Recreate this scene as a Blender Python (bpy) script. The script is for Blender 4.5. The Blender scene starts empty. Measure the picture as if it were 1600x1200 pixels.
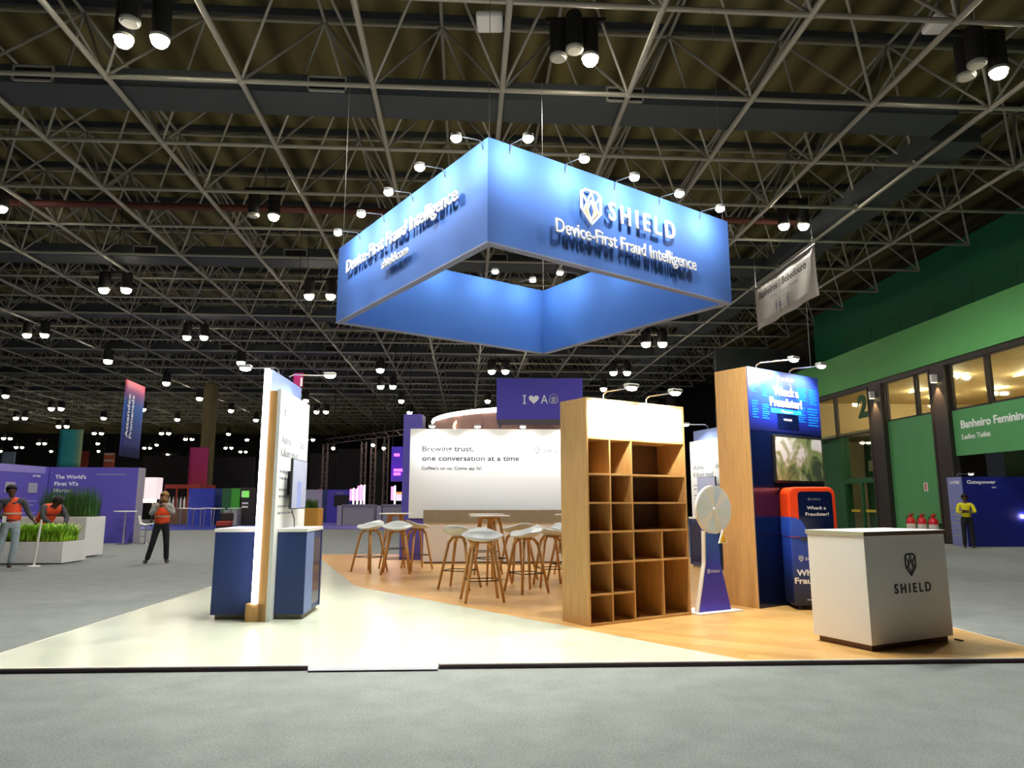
import bpy, bmesh, math, random
from mathutils import Vector, Matrix
random.seed(7)
S = bpy.context.scene
C = S.collection
PI = math.pi
R = math.radians

# ---------------------------------------------------------------- camera, world, exposure
cam = bpy.data.cameras.new('camera'); cam_o = bpy.data.objects.new('camera', cam); C.objects.link(cam_o)
cam_o.location = (0, 0, 1.4); cam_o.rotation_euler = (PI/2 + .1655, 0, 0)
cam.sensor_fit = 'HORIZONTAL'; cam.sensor_width = 36; cam.lens = 36*1107.5/1600; cam.clip_end = 400
S.camera = cam_o
w = bpy.data.worlds.new('hall_air'); S.world = w; w.use_nodes = True
w.node_tree.nodes['Background'].inputs[0].default_value = (.80, .86, 1, 1)
w.node_tree.nodes['Background'].inputs[1].default_value = .012
S.view_settings.view_transform = 'Standard'; S.view_settings.look = 'None'
S.view_settings.gamma = 1; S.view_settings.use_curve_mapping = False
S.view_settings.exposure = 0.4
S.cycles.use_denoising = True
S.cycles.max_bounces = 6; S.cycles.diffuse_bounces = 3; S.cycles.glossy_bounces = 3
S.cycles.sample_clamp_indirect = 4.0
HALL_LAMP = 800       # one metal-halide head
SIGN_FLOOD = 30
SIGN_SPILL = 270
ARM_FLOOD = 70

# ---------------------------------------------------------------- materials
def lin(c):
    if isinstance(c, str): c = tuple(int(c[i:i+2], 16)/255 for i in (0, 2, 4))
    return tuple(((x+.055)/1.055)**2.4 if x > .04045 else x/12.92 for x in c) + (1,)
def mat(name, col, rough=.6, metal=0, spec=.5, emit=None, es=0, var=0, vscale=8, bump=0, bscale=60, grain=None, coat=0):
    m = bpy.data.materials.new(name); m.use_nodes = True
    nt = m.node_tree; b = nt.nodes['Principled BSDF']
    c = lin(col)
    b.inputs['Base Color'].default_value = c; b.inputs['Roughness'].default_value = rough
    b.inputs['Metallic'].default_value = metal; b.inputs['Specular IOR Level'].default_value = spec
    b.inputs['Coat Weight'].default_value = coat
    if emit is not None:
        b.inputs['Emission Color'].default_value = lin(emit); b.inputs['Emission Strength'].default_value = es
    tc = nt.nodes.new('ShaderNodeTexCoord')
    if var or grain:
        mp = nt.nodes.new('ShaderNodeMapping'); nt.links.new(tc.outputs['Object'], mp.inputs[0])
        mp.inputs['Scale'].default_value = grain or (1, 1, 1)
        n = nt.nodes.new('ShaderNodeTexNoise'); n.inputs['Scale'].default_value = vscale; n.inputs['Detail'].default_value = 5
        n.inputs['Roughness'].default_value = .6
        nt.links.new(mp.outputs[0], n.inputs['Vector'])
        r = nt.nodes.new('ShaderNodeMapRange'); r.inputs['From Min'].default_value = .3; r.inputs['From Max'].default_value = .7
        r.inputs['To Min'].default_value = 1-var; r.inputs['To Max'].default_value = 1+var
        nt.links.new(n.outputs[0], r.inputs['Value'])
        mx = nt.nodes.new('ShaderNodeVectorMath'); mx.operation = 'SCALE'; mx.inputs[0].default_value = c[:3]
        nt.links.new(r.outputs[0], mx.inputs['Scale']); nt.links.new(mx.outputs[0], b.inputs['Base Color'])
    if bump:
        n2 = nt.nodes.new('ShaderNodeTexNoise'); n2.inputs['Scale'].default_value = bscale; n2.inputs['Detail'].default_value = 3
        nt.links.new(tc.outputs['Object'], n2.inputs['Vector'])
        bp = nt.nodes.new('ShaderNodeBump'); bp.inputs['Strength'].default_value = bump; bp.inputs['Distance'].default_value = .01
        nt.links.new(n2.outputs[0], bp.inputs['Height']); nt.links.new(bp.outputs[0], b.inputs['Normal'])
    return m
def emis(name, col, s, sample=True):
    m = mat(name, col, .5, emit=col, es=s)
    if not sample: m.cycles.emission_sampling = 'NONE'
    return m
def ramp_mat(name, axis, a, b_, stops, rough=.5, **k):
    """printed gradient along one object axis between coordinates a and b_"""
    m = mat(name, stops[0][1], rough, **k); nt = m.node_tree; b = nt.nodes['Principled BSDF']
    tc = nt.nodes.new('ShaderNodeTexCoord'); sp = nt.nodes.new('ShaderNodeSeparateXYZ'); nt.links.new(tc.outputs['Object'], sp.inputs[0])
    mr = nt.nodes.new('ShaderNodeMapRange'); mr.inputs['From Min'].default_value = a; mr.inputs['From Max'].default_value = b_
    nt.links.new(sp.outputs[axis], mr.inputs['Value'])
    cr = nt.nodes.new('ShaderNodeValToRGB'); e = cr.color_ramp.elements
    e[0].position = stops[0][0]; e[0].color = lin(stops[0][1]); e[1].position = stops[-1][0]; e[1].color = lin(stops[-1][1])
    for p, c in stops[1:-1]:
        x = e.new(p); x.color = lin(c)
    nt.links.new(mr.outputs[0], cr.inputs[0]); nt.links.new(cr.outputs[0], b.inputs['Base Color'])
    return m
K = {}
K['carpet'] = mat('carpet', '868a88', .95, spec=.1, var=.10, vscale=3, bump=.35, bscale=220)
def _carpet2():
    m = K['carpet']; nt = m.node_tree; b = nt.nodes['Principled BSDF']
    tc = nt.nodes.new('ShaderNodeTexCoord'); n = nt.nodes.new('ShaderNodeTexNoise'); n.inputs['Scale'].default_value = 70; n.inputs['Detail'].default_value = 4
    nt.links.new(tc.outputs['Object'], n.inputs['Vector'])
    r = nt.nodes.new('ShaderNodeMapRange'); r.inputs['From Min'].default_value = .3; r.inputs['From Max'].default_value = .7
    r.inputs['To Min'].default_value = .78; r.inputs['To Max'].default_value = 1.2; nt.links.new(n.outputs[0], r.inputs['Value'])
    src = b.inputs['Base Color'].links[0].from_socket
    mx = nt.nodes.new('ShaderNodeVectorMath'); mx.operation = 'SCALE'; nt.links.new(src, mx.inputs[0]); nt.links.new(r.outputs[0], mx.inputs['Scale'])
    nt.links.new(mx.outputs[0], b.inputs['Base Color'])
_carpet2()
K['oak'] = mat('oak_veneer', 'c99b5e', .5, var=.16, vscale=3, grain=(14, 14, .8))
K['oak_shaded'] = mat('oak_painted_shade', '4c3216', .6, var=.14, vscale=3, grain=(14, 14, .8))  # same oak, darkened to put the pigeonholes' shade into the colour
K['oak_leg'] = mat('oak_leg', 'c8924e', .45, var=.1, vscale=4, grain=(10, 10, 1))
K['white'] = mat('white_laminate', 'f2efea', .45)
K['white_print'] = mat('white_print', 'eceeee', .5)
K['shell'] = mat('white_shell', 'dde2de', .35)
K['white_floor'] = mat('white_vinyl_floor', 'c9cebb', .22, var=.035, vscale=1.5, spec=.4)
K['navy'] = mat('navy_laminate', '26386c', .45)
K['navy_gloss'] = mat('navy_gloss', '0d1a44', .12)
K['slate_blue'] = mat('slate_blue', '6f82b8', .5)
K['truss'] = mat('galvanised_tube', 'a4a296', .5, metal=.35)
K['duct'] = mat('duct_sheet', '3c4246', .7, var=.06, vscale=1)
K['vent'] = mat('vent_frame', 'a0a09a', .5); K['black'] = mat('matt_black', '141414', .6); K['soot'] = mat('curtain_black', '0b0b0d', .9)
K['rust'] = mat('rust_pipe', '5a2c22', .7)
K['chrome'] = mat('chrome', 'd8d8dc', .2, metal=1)
K['steel'] = mat('steel_wire', '8a8a88', .4, metal=.8)
K['sign_blue'] = mat('sign_fabric_blue', '4268b2', .75, spec=.15)
K['sign_in'] = mat('sign_inner_blue', '3f6dba', .75, spec=.15)
K['sign_edge'] = mat('sign_edge', '66708e', .6)
K['white_letter'] = mat('white_letter', 'f4f4f6', .5)
K['sign_letter'] = mat('sign_letter', 'c4c6cc', .6, spec=.2); K['gold'] = mat('gold_letter', 'd8b04a', .4)
K['ink'] = mat('grey_ink', '3c4048', .6); K['ink_dark'] = mat('dark_ink', '26262c', .6); K['ink_faint'] = mat('faint_ink', '9094a0', .6)
K['brown'] = mat('brown_plinth', '6e5140', .6); K['plinth'] = mat('grey_plinth', '8b8270', .6)
K['stone'] = mat('stone_band', '9d9580', .5, var=.08, vscale=5)
K['green'] = mat('green_paint', '50985c', .6, var=.04, vscale=1)
K['green_light'] = mat('green_fascia', '64b868', .6, var=.04, vscale=1)
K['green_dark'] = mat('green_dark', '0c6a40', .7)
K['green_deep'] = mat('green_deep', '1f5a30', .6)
K['iron'] = mat('dark_iron', '2b2622', .5)
K['beige'] = mat('beige_plaster', 'c9b48c', .7); K['ceil_in'] = mat('inner_ceiling', 'b5aa8c', .7)
K['red'] = mat('extinguisher_red', 'c81c28', .3); K['label'] = mat('paper_label', 'd8d0c8', .6)
K['violet'] = mat('violet_panel', '5a50b0', .55); K['violet2'] = mat('violet_panel_light', '8a80c8', .55); K['violet_hdr'] = mat('violet_header', '4a40b4', .5)
K['grey_panel'] = mat('grey_panel', 'a09cae', .6); K['grey_desk'] = mat('grey_desk', '9a9a9e', .6)
K['royal'] = mat('royal_blue_panel', '1c2f9c', .6); K['navy_booth'] = mat('navy_booth', '141c78', .45)
K['orange'] = mat('orange_hood', 'ff4a14', .4); K['hiviz'] = mat('hi_viz_orange', 'ff5424', .7, emit='ff5424', es=0)
K['hiviz_y'] = mat('hi_viz_yellow', 'e6dc1c', .7); K['reflect'] = mat('reflective_tape', 'd8b89c', .5)
K['skin_d'] = mat('skin_dark', '5a3c2c', .6); K['skin_l'] = mat('skin_light', 'c09070', .6)
K['hair_d'] = mat('hair_dark', '17120f', .8); K['hair_b'] = mat('hair_blond', 'a07a44', .8)
K['jeans'] = mat('light_jeans', 'a4b4bc', .85, var=.25, vscale=6); K['trouser'] = mat('black_trouser', '15151a', .85)
K['shirt_g'] = mat('grey_shirt', '4a4a50', .9); K['shirt_l'] = mat('pale_shirt', 'a8a8a0', .9); K['shoe'] = mat('dark_shoe', '1a1a1e', .6)
K['grass'] = mat('reed_green', '3f6a2a', .7, var=.3, vscale=9); K['fern'] = mat('fern_green', 'a0d034', .6, var=.35, vscale=6)
K['planter'] = mat('planter_white', 'f0f0ee', .5); K['planter_oak'] = mat('planter_oak', 'c8923c', .5, var=.1, vscale=3)
K['screen_grey'] = mat('screen_grey', 'a9b0d0', .25)
K['led'] = emis('led_tube', 'fff4fa', 9); K['led_soft'] = emis('led_soft', 'eef0ff', 6)
K['led_ring'] = emis('led_ring', 'fff2ea', 4); K['lens'] = emis('lamp_lens', 'fff3dc', 60, False); K['lens_far'] = emis('far_lamp_lens', 'fff0d8', 45, False)
K['lens_mauve'] = emis('cool_lens', 'f6e8ff', 50, False)
K['lens_off'] = mat('unlit_lens', 'b8b8ac', .3); K['flood_lens'] = emis('flood_lens', 'fffbe4', 40, False)
K['warm_strip'] = emis('warm_strip', 'ffdf9a', 7)
K['downlight'] = emis('downlight_lens', 'fff0c8', 30, False)
# glass
g = bpy.data.materials.new('window_glass'); g.use_nodes = True; nt = g.node_tree; nt.nodes.clear()
o_ = nt.nodes.new('ShaderNodeOutputMaterial'); mx = nt.nodes.new('ShaderNodeMixShader'); tr = nt.nodes.new('ShaderNodeBsdfTransparent'); gl = nt.nodes.new('ShaderNodeBsdfGlossy')
tr.inputs[0].default_value = (.9, .95, .9, 1); gl.inputs['Roughness'].default_value = .03; mx.inputs[0].default_value = .07
nt.links.new(tr.outputs[0], mx.inputs[1]); nt.links.new(gl.outputs[0], mx.inputs[2]); nt.links.new(mx.outputs[0], o_.inputs[0]); K['glass'] = g
# roof deck: long ochre boards, some paler
def deck_mat():
    m = mat('roof_deck', '8a7c4c', .9, spec=.05); nt = m.node_tree; b = nt.nodes['Principled BSDF']
    tc = nt.nodes.new('ShaderNodeTexCoord'); wv = nt.nodes.new('ShaderNodeTexWave'); wv.wave_type = 'BANDS'; wv.bands_direction = 'X'
    wv.inputs['Scale'].default_value = .32; wv.inputs['Distortion'].default_value = 0; nt.links.new(tc.outputs['Object'], wv.inputs['Vector'])
    n = nt.nodes.new('ShaderNodeTexNoise'); n.inputs['Scale'].default_value = .45; n.inputs['Detail'].default_value = 4
    mp = nt.nodes.new('ShaderNodeMapping'); mp.inputs['Scale'].default_value = (2.4, .25, 1); nt.links.new(tc.outputs['Object'], mp.inputs[0]); nt.links.new(mp.outputs[0], n.inputs['Vector'])
    mm = nt.nodes.new('ShaderNodeMath'); mm.operation = 'MULTIPLY_ADD'; mm.inputs[1].default_value = .3; nt.links.new(wv.outputs['Fac'], mm.inputs[0]); nt.links.new(n.outputs[0], mm.inputs[2])
    cr = nt.nodes.new('ShaderNodeValToRGB'); e = cr.color_ramp.elements
    e[0].position = .38; e[0].color = lin('3a3626'); e[1].position = .85; e[1].color = lin('857d55')
    nt.links.new(mm.outputs[0], cr.inputs[0]); nt.links.new(cr.outputs[0], b.inputs['Base Color'])
    bp = nt.nodes.new('ShaderNodeBump'); bp.inputs['Distance'].default_value = .05; bp.inputs['Strength'].default_value = .35
    nt.links.new(wv.outputs['Fac'], bp.inputs['Height']); nt.links.new(bp.outputs[0], b.inputs['Normal'])
    return m
K['deck'] = deck_mat()
# oak plank floor
def plank_mat():
    m = mat('oak_plank_floor', 'c89450', .32, spec=.4); nt = m.node_tree; b = nt.nodes['Principled BSDF']
    tc = nt.nodes.new('ShaderNodeTexCoord'); mp = nt.nodes.new('ShaderNodeMapping'); mp.inputs['Rotation'].default_value = (0, 0, R(35)); nt.links.new(tc.outputs['Object'], mp.inputs[0])
    br = nt.nodes.new('ShaderNodeTexBrick'); br.inputs['Color1'].default_value = lin('d8ab6c'); br.inputs['Color2'].default_value = lin('cb9a58'); br.inputs['Mortar'].default_value = lin('b48a50')
    br.inputs['Scale'].default_value = 1; br.inputs['Mortar Size'].default_value = .004; br.inputs['Brick Width'].default_value = 1.2; br.inputs['Row Height'].default_value = .16
    nt.links.new(mp.outputs[0], br.inputs['Vector'])
    n = nt.nodes.new('ShaderNodeTexNoise'); n.inputs['Scale'].default_value = 4; n.inputs['Detail'].default_value = 5
    mp2 = nt.nodes.new('ShaderNodeMapping'); mp2.inputs['Scale'].default_value = (.6, 8, 1); nt.links.new(mp.outputs[0], mp2.inputs[0]); nt.links.new(mp2.outputs[0], n.inputs['Vector'])
    r = nt.nodes.new('ShaderNodeMapRange'); r.inputs['To Min'].default_value = .85; r.inputs['To Max'].default_value = 1.15; nt.links.new(n.outputs[0], r.inputs['Value'])
    mx = nt.nodes.new('ShaderNodeVectorMath'); mx.operation = 'SCALE'; nt.links.new(br.outputs[0], mx.inputs[0]); nt.links.new(r.outputs[0], mx.inputs['Scale'])
    nt.links.new(mx.outputs[0], b.inputs['Base Color'])
    return m
K['plank'] = plank_mat()

# ---------------------------------------------------------------- builders
class B:
    def __init__(self): self.bm = bmesh.new()
    def box(self, x0, x1, y0, y1, z0, z1, skew=None):
        v = [self.bm.verts.new(p) for p in ((x0,y0,z0),(x1,y0,z0),(x1,y1,z0),(x0,y1,z0),(x0,y0,z1),(x1,y0,z1),(x1,y1,z1),(x0,y1,z1))]
        for f in ((0,3,2,1),(4,5,6,7),(0,1,5,4),(1,2,6,5),(2,3,7,6),(3,0,4,7)): self.bm.faces.new([v[i] for i in f])
        return self
    def prism(self, pts, a, b, plane='XY'):
        """extrude a polygon (2D) from a to b along the third axis"""
        def P(p, t): return {'XY': (p[0], p[1], t), 'XZ': (p[0], t, p[1]), 'YZ': (t, p[0], p[1])}[plane]
        n = len(pts); lo = [self.bm.verts.new(P(p, a)) for p in pts]; hi = [self.bm.verts.new(P(p, b)) for p in pts]
        self.bm.faces.new(lo); self.bm.faces.new(hi[::-1])
        for i in range(n): self.bm.faces.new((lo[i], hi[i], hi[(i+1) % n], lo[(i+1) % n]))
        return self
    def cyl(self, p0, p1, r0, r1=None, n=10, caps=True):
        r1 = r0 if r1 is None else r1; p0 = Vector(p0); p1 = Vector(p1); d = (p1-p0)
        if d.length < 1e-6: return self
        d.normalize(); a = Vector((0,0,1)) if abs(d.z) < .9 else Vector((1,0,0)); u = d.cross(a).normalized(); v = d.cross(u)
        A = []; Bq = []
        for i in range(n):
            t = 2*PI*i/n; q = u*math.cos(t)+v*math.sin(t)
            A.append(self.bm.verts.new(p0+q*r0)); Bq.append(self.bm.verts.new(p1+q*r1))
        for i in range(n): self.bm.faces.new((A[i], A[(i+1) % n], Bq[(i+1) % n], Bq[i]))
        if caps: self.bm.faces.new(A[::-1]); self.bm.faces.new(Bq)
        return self
    def tube(self, pts, r, n=8):
        for a, b in zip(pts, pts[1:]): self.cyl(a, b, r, r, n)
        return self
    def lathe(self, prof, n=24, c=(0,0,0)):
        rings = []
        for r, z in prof:
            rings.append([self.bm.verts.new((c[0]+r*math.cos(2*PI*i/n), c[1]+r*math.sin(2*PI*i/n), c[2]+z)) for i in range(n)])
        for a, b in zip(rings, rings[1:]):
            for i in range(n): self.bm.faces.new((a[i], a[(i+1) % n], b[(i+1) % n], b[i]))
        self.bm.faces.new(rings[0][::-1]); self.bm.faces.new(rings[-1])
        return self
    def ball(self, c, r, s=(1,1,1), n=10):
        m = Matrix.Translation(c) @ Matrix.Diagonal((r*s[0], r*s[1], r*s[2], 1))
        bmesh.ops.create_uvsphere(self.bm, u_segments=n, v_segments=max(6, n-2), radius=1, matrix=m); return self
    def build(self, name, m, parent=None, smooth=False, bevel=0, loc=None, rz=None, keep=False):
        if not keep: bmesh.ops.recalc_face_normals(self.bm, faces=self.bm.faces)
        me = bpy.data.meshes.new(name); self.bm.to_mesh(me); self.bm.free()
        me.materials.append(m if not isinstance(m, str) else K[m])
        if smooth:
            for p in me.polygons: p.use_smooth = True
        o = bpy.data.objects.new(name, me); C.objects.link(o); o.parent = parent
        if loc: o.location = loc
        if rz is not None: o.rotation_euler = (0, 0, rz)
        if bevel:
            b = o.modifiers.new('bevel', 'BEVEL'); b.width = bevel; b.segments = 2; b.limit_method = 'ANGLE'
        return o
def tag(o, label=None, cat=None, group=None, kind=None):
    if label: o['label'] = label
    if cat: o['category'] = cat
    if group: o['group'] = group
    if kind: o['kind'] = kind
    return o
def empty(name, loc=(0,0,0), rz=0, label=None, cat=None, group=None, kind=None):
    o = bpy.data.objects.new(name, None); C.objects.link(o); o.location = loc; o.rotation_euler = (0, 0, rz); o.empty_display_size = .1
    return tag(o, label, cat, group, kind)
def copy_tree(o, parent=None):
    c = o.copy(); C.objects.link(c); c.parent = parent
    for ch in [x for x in KIDS.get(o.name, [])]: KIDS.setdefault(c.name, []).append(copy_tree(ch, c))
    return c
KIDS = {}
def index_kids(root):
    for ch in [x for x in C.objects if x.parent == root]:
        KIDS.setdefault(root.name, []).append(ch); index_kids(ch)
def box(name, m, dims, parent=None, bevel=0, **k): return B().box(*dims).build(name, m, parent, bevel=bevel, **k)
def light(kind, energy, loc, parent=None, aim=None, size=.1, cone=120, blend=.6, col=(1, .96, .88)):
    d = bpy.data.lights.new('light', kind); d.energy = energy; d.color = col
    d.shadow_soft_size = size
    if kind == 'SPOT': d.spot_size = R(cone); d.spot_blend = blend
    o = bpy.data.objects.new('light', d); C.objects.link(o); o.parent = parent; o.location = loc
    if aim is not None: o.rotation_euler = (Vector(aim)-Vector(loc)).to_track_quat('-Z', 'Y').to_euler()
    return o
_cap = None
def text_mesh(s, bold=0, spacing=1.0, depth=0):
    cu = bpy.data.curves.new('t', 'FONT'); cu.body = s; cu.size = 1; cu.offset = bold; cu.space_character = spacing; cu.extrude = depth; cu.resolution_u = 3
    o = bpy.data.objects.new('t', cu); C.objects.link(o)
    dg = bpy.context.evaluated_depsgraph_get(); me = bpy.data.meshes.new_from_object(o.evaluated_get(dg))
    bpy.data.objects.remove(o); bpy.data.curves.remove(cu)
    return me
def text(s, m, parent, x, z, h, width=None, y=0, depth=.002, bold=.012, spacing=1.0, align='L', name='lettering', rot=0, slant=0):
    """lettering in the local XZ plane facing -Y; (x, z) is the baseline start, h the capital height"""
    global _cap
    if _cap is None:
        t = text_mesh('H'); _cap = max(v.co.y for v in t.vertices); bpy.data.meshes.remove(t)
    me = text_mesh(s, bold, spacing, 1.0)
    xs = [v.co.x for v in me.vertices]; x0, x1 = min(xs), max(xs)
    k = h/_cap; kx = k if width is None else width/(x1-x0); W_ = (x1-x0)*kx
    off = {'L': 0, 'C': -W_/2, 'R': -W_}[align]
    c_, s_ = math.cos(rot), math.sin(rot)
    for v in me.vertices:
        px = (v.co.x-x0)*kx+off; pz = v.co.y*k; py = y - (v.co.z*.5+.5)*depth
        v.co = (x+px*c_-pz*s_, py, z+px*s_+pz*c_)
    me.name = name; me.materials.clear(); me.materials.append(K[m] if isinstance(m, str) else m)
    o = bpy.data.objects.new(name, me); C.objects.link(o); o.parent = parent
    return o
def strokes(segs, wdt, depth, y=0, sx=1, sz=1, cx=0, cz=0):
    b = B()
    for a, c in segs:
        a = Vector((a[0]*sx+cx, a[1]*sz+cz)); c = Vector((c[0]*sx+cx, c[1]*sz+cz)); d = (c-a).normalized(); n = Vector((-d.y, d.x))*wdt/2; e = d*wdt*.35
        b.prism([tuple(a-e+n), tuple(a-e-n), tuple(c+e-n), tuple(c+e+n)], y-depth, y, 'XZ')
    return b
SHIELD_OUT = [(-.55,1),(.55,1),(.9,.82),(.9,-.2),(0,-1),(-.9,-.2),(-.9,.82)]
SHIELD_IN = [((0,.9),(-.72,-.3)),((0,.9),(.72,-.3)),((-.8,.75),(-.35,.2)),((.8,.75),(.35,.2)),((0,.45),(-.34,-.2)),((0,.45),(.34,-.2)),((-.34,-.2),(0,-.8)),((.34,-.2),(0,-.8))]
def shield(parent, m, cx, cz, h, y=0, depth=.004, fill='gold', lw=.06, name='logo'):
    loop = list(zip(SHIELD_OUT, SHIELD_OUT[1:]+SHIELD_OUT[:1]))
    s = h/2
    bb_ = strokes(loop, lw*1.25*h, depth, y, s*.82, s, cx, cz)
    b2_ = strokes(SHIELD_IN, lw*.75*h, depth*.9, y, s*.82, s, cx, cz); me_ = bpy.data.meshes.new('tmp'); b2_.bm.to_mesh(me_); bb_.bm.from_mesh(me_); bpy.data.meshes.remove(me_)
    o = bb_.build(name, m, parent)
    if fill:
        b = B()
        for sg in (-1, 1):
            b.prism([(cx+sg*.05*s, cz-.78*s), (cx+sg*.62*s*.82, cz-.22*s), (cx+sg*.34*s*.82, cz+.18*s), (cx+sg*.2*s*.82, cz-.35*s)], y-depth*.8, y, 'XZ')
        b.build(name+'_inlay', fill, o)
    return o

# ---------------------------------------------------------------- hall floor, roof, walls
TY = .0628                        # the hall grid is turned slightly from the camera axis
tc_, ts_ = math.cos(TY), math.sin(TY)
def H(x, y, z): return Vector((x*tc_-y*ts_, x*ts_+y*tc_, z))
fl = box('floor', 'carpet', (-95, 40, -16, 135, -.1, 0)); tag(fl, 'grey carpet covering the whole exhibition hall floor', 'floor', kind='structure')
ce = box('ceiling', 'deck', (-95, 30, -16, 125, 12.7, 12.9), rz=TY); tag(ce, 'ochre boarded roof deck above the space frame', 'ceiling', kind='structure')
bw = box('wall_back', 'soot', (-100, 40, 122, 122.3, 0, 12.7), rz=TY); tag(bw, 'black far end wall of the hall', 'wall', kind='structure')
lw_ = box('wall_left', 'soot', (-92.3, -92, -16, 122, 0, 12.7), rz=TY); tag(lw_, 'black left side wall of the hall', 'wall', kind='structure')
SP, X0, Y0, ZL, ZU = 2.7053, .6552, 13.7588, 10.0, 12.4
def node(i, j, up=False):
    return H(X0+SP*(i+(.5 if up else 0)), Y0+SP*(j+(.5 if up else 0)), ZU if up else ZL)
for j in range(-5, 25):
    i0 = max(-23, -9-int(max(j, 0)*.75)) if j >= 0 else -8
    i1 = 6 if j > -3 else 6
    b = B(); near = j < 5; n = 8 if near else 4; rc, rw = .052, .034
    up = B()
    for i in range(i0, i1):
        b.cyl(node(i, j), node(i+1, j), rc, n=n, caps=False)
        b.cyl(node(i, j), node(i, j+1), rc*1.15, n=n, caps=False)
        up.cyl(node(i, j, True), node(i+1, j, True), rc*.8, n=n, caps=False)
        up.cyl(node(i, j, True), node(i, j+1, True), rc*.8, n=n, caps=False)
        for a, c in ((0,0),(1,0),(0,1),(1,1)):
            up.cyl(node(i+a, j+c), node(i, j, True), rw, n=n if near else 3, caps=False)
        if j < 9:
            b.ball(node(i, j), .085, n=8 if near else 6); up.ball(node(i, j, True), .075, n=8 if near else 6)
    t = empty('roof_truss', (0,0,0), 0, 'bay of the grey tubular space frame under the roof deck', 'roof truss', 'space frame bays', 'structure')
    b.build('lower_chord', 'truss', t); up.build('web', 'truss', t)
# purlins on the deck
for k, j in enumerate(range(-5, 24)):
    b = B(); p = H(-30, Y0+SP*(j+.5), 0); 
    o = box('trim_%d' % (k+1), 'duct', (-60, 18, Y0+SP*(j+.5)-.05, Y0+SP*(j+.5)+.05, 12.52, 12.7), rz=TY); tag(o, 'dark steel purlin under the roof deck', 'trim', 'roof purlins', 'structure')
# ducts
def duct(name, x0, x1, y0, y1, z0, z1, label, vents=()):
    d = empty(name, (0,0,0), TY, label, 'air duct')
    box('duct_body', 'duct', (x0, x1, y0, y1, z0, z1), d)
    for vx in vents:
        f = B()
        f.box(vx-.42, vx+.42, y0-.05, y0, z0+.02, z0+.06).box(vx-.42, vx+.42, y0-.05, y0, z0+.34, z0+.38).box(vx-.42, vx-.38, y0-.05, y0, z0+.02, z0+.38).box(vx+.38, vx+.42, y0-.05, y0, z0+.02, z0+.38)
        f = f.build('vent_frame', 'vent', d)
        box('vent_grille', 'black', (vx-.38, vx+.38, y0-.02, y0, z0+.06, z0+.34), f)
DY = [(0, 'nearest'), (4, 'second nearest'), (7, 'third'), (10, 'fourth'), (13, 'fifth'), (16, 'sixth')]
for n_, (j, nm) in enumerate(DY):
    yy = Y0+SP*j+.5
    duct('air_duct', -34-j*1.5, 11.1, yy, yy+.95, ZL+.1, ZL+.52, 'dark rectangular air duct across the roof, %s of the crosswise ducts from the sign' % nm,
         [v for v in ((-9.2, -3.1, 3.4) if j == 0 else (-11.6, -6.3, 1, 6) if j < 6 else (-14, -8, -2, 4))])
duct('air_duct', 11.2, 12.5, 15.4, 70, ZL+.1, ZL+.55, 'long dark air duct running lengthwise beside the green building')
p_ = B().cyl(H(-38, 21.4, 10.45), H(11, 21.4, 10.45), .11, n=12).build('pipe', 'rust'); tag(p_, 'rust red pipe crossing behind the nearest roof trusses', 'pipe')

# ---------------------------------------------------------------- hall lamps
def ray(px, py):
    a = (px-800)/1107.5; b_ = (600-py)/1107.5; p = .1655
    return a, math.cos(p)-b_*math.sin(p), math.sin(p)+b_*math.cos(p)
def on_plane(px, py, z):
    r = ray(px, py); t = (z-1.4)/r[2]; return (r[0]*t, r[1]*t, z)
def can(parent, x, y, lit=True, dia=.34, hgt=.75, z=0, lens='lens'):
    b = B().lathe([(dia*.42, z+hgt), (dia*.5, z+hgt*.9), (dia*.5, z), (dia*.46, z)], 20, (x, y, 0))
    h = b.build('housing', 'black', parent, smooth=False)
    B().lathe([(dia*.5, z-.05), (dia*.52, z-.02), (dia*.5, z+.01)], 20, (x, y, 0)).build('rim', 'vent', h)
    b = B().lathe([(dia*.12, z-.05-dia*.42), (dia*.30, z-.05-dia*.36), (dia*.42, z-.05-dia*.2), (dia*.45, z-.05)], 20, (x, y, 0)) if lit else B().lathe([(dia*.40, z-.075), (dia*.44, z-.05)], 20, (x, y, 0))
    b.build('lens', lens if lit else 'lens_off', h, lit)
def cluster(px, py, z, cans, label, energy, first_lit=True):
    x, y, _ = on_plane(px, py, z)
    t = empty('cluster_lamp', (x, y, z), 0, label, 'ceiling lamp')
    for (dx, dy, lit) in cans:
        can(t, dx, dy, lit)
    box('bracket', 'black', (-.6, .6, -.04, .04, .75, .83), t)
    B().cyl((0, 0, .8), (0, 0, 12.7-z), .02, n=6).build('hanger', 'steel', t)
    light('SPOT', energy, (cans[0][0], cans[0][1], -.3), t, (cans[0][0], cans[0][1], -5), .16, 165, .5)
    return t
cluster(222, 58, 9.75, [(-.33, 0, True), (.33, 0, True), (.02, -.45, False)], 'black cluster lamp at the upper left with two lit heads', HALL_LAMP*1.0)
cluster(900, 88, 10.1, [(.28, 0, True), (-.35, 0, False), (-.05, -.25, False)], 'black cluster lamp above the sign with one lit and two dark heads', HALL_LAMP)
cluster(1528, 108, 9.75, [(.4, 0, True), (-.15, -.2, False), (-.1, .2, False)], 'black cluster lamp at the upper right with one lit head', HALL_LAMP)
cluster(412, 335, 9.8, [(.3, 0, True), (-.3, 0, False)], 'black cluster lamp left of the sign with a lit head beside a dark one', HALL_LAMP)
cluster(1240, 350, 9.8, [(-.3, 0, True), (.3, 0, True)], 'pair of lit heads between the sign and the white hanging banner', HALL_LAMP*1.2)
cluster(2, 322, 9.8, [(0, 0, True), (-.6, 0, True)], 'cluster lamp at the left edge above the purple booth', HALL_LAMP*1.2)
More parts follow.
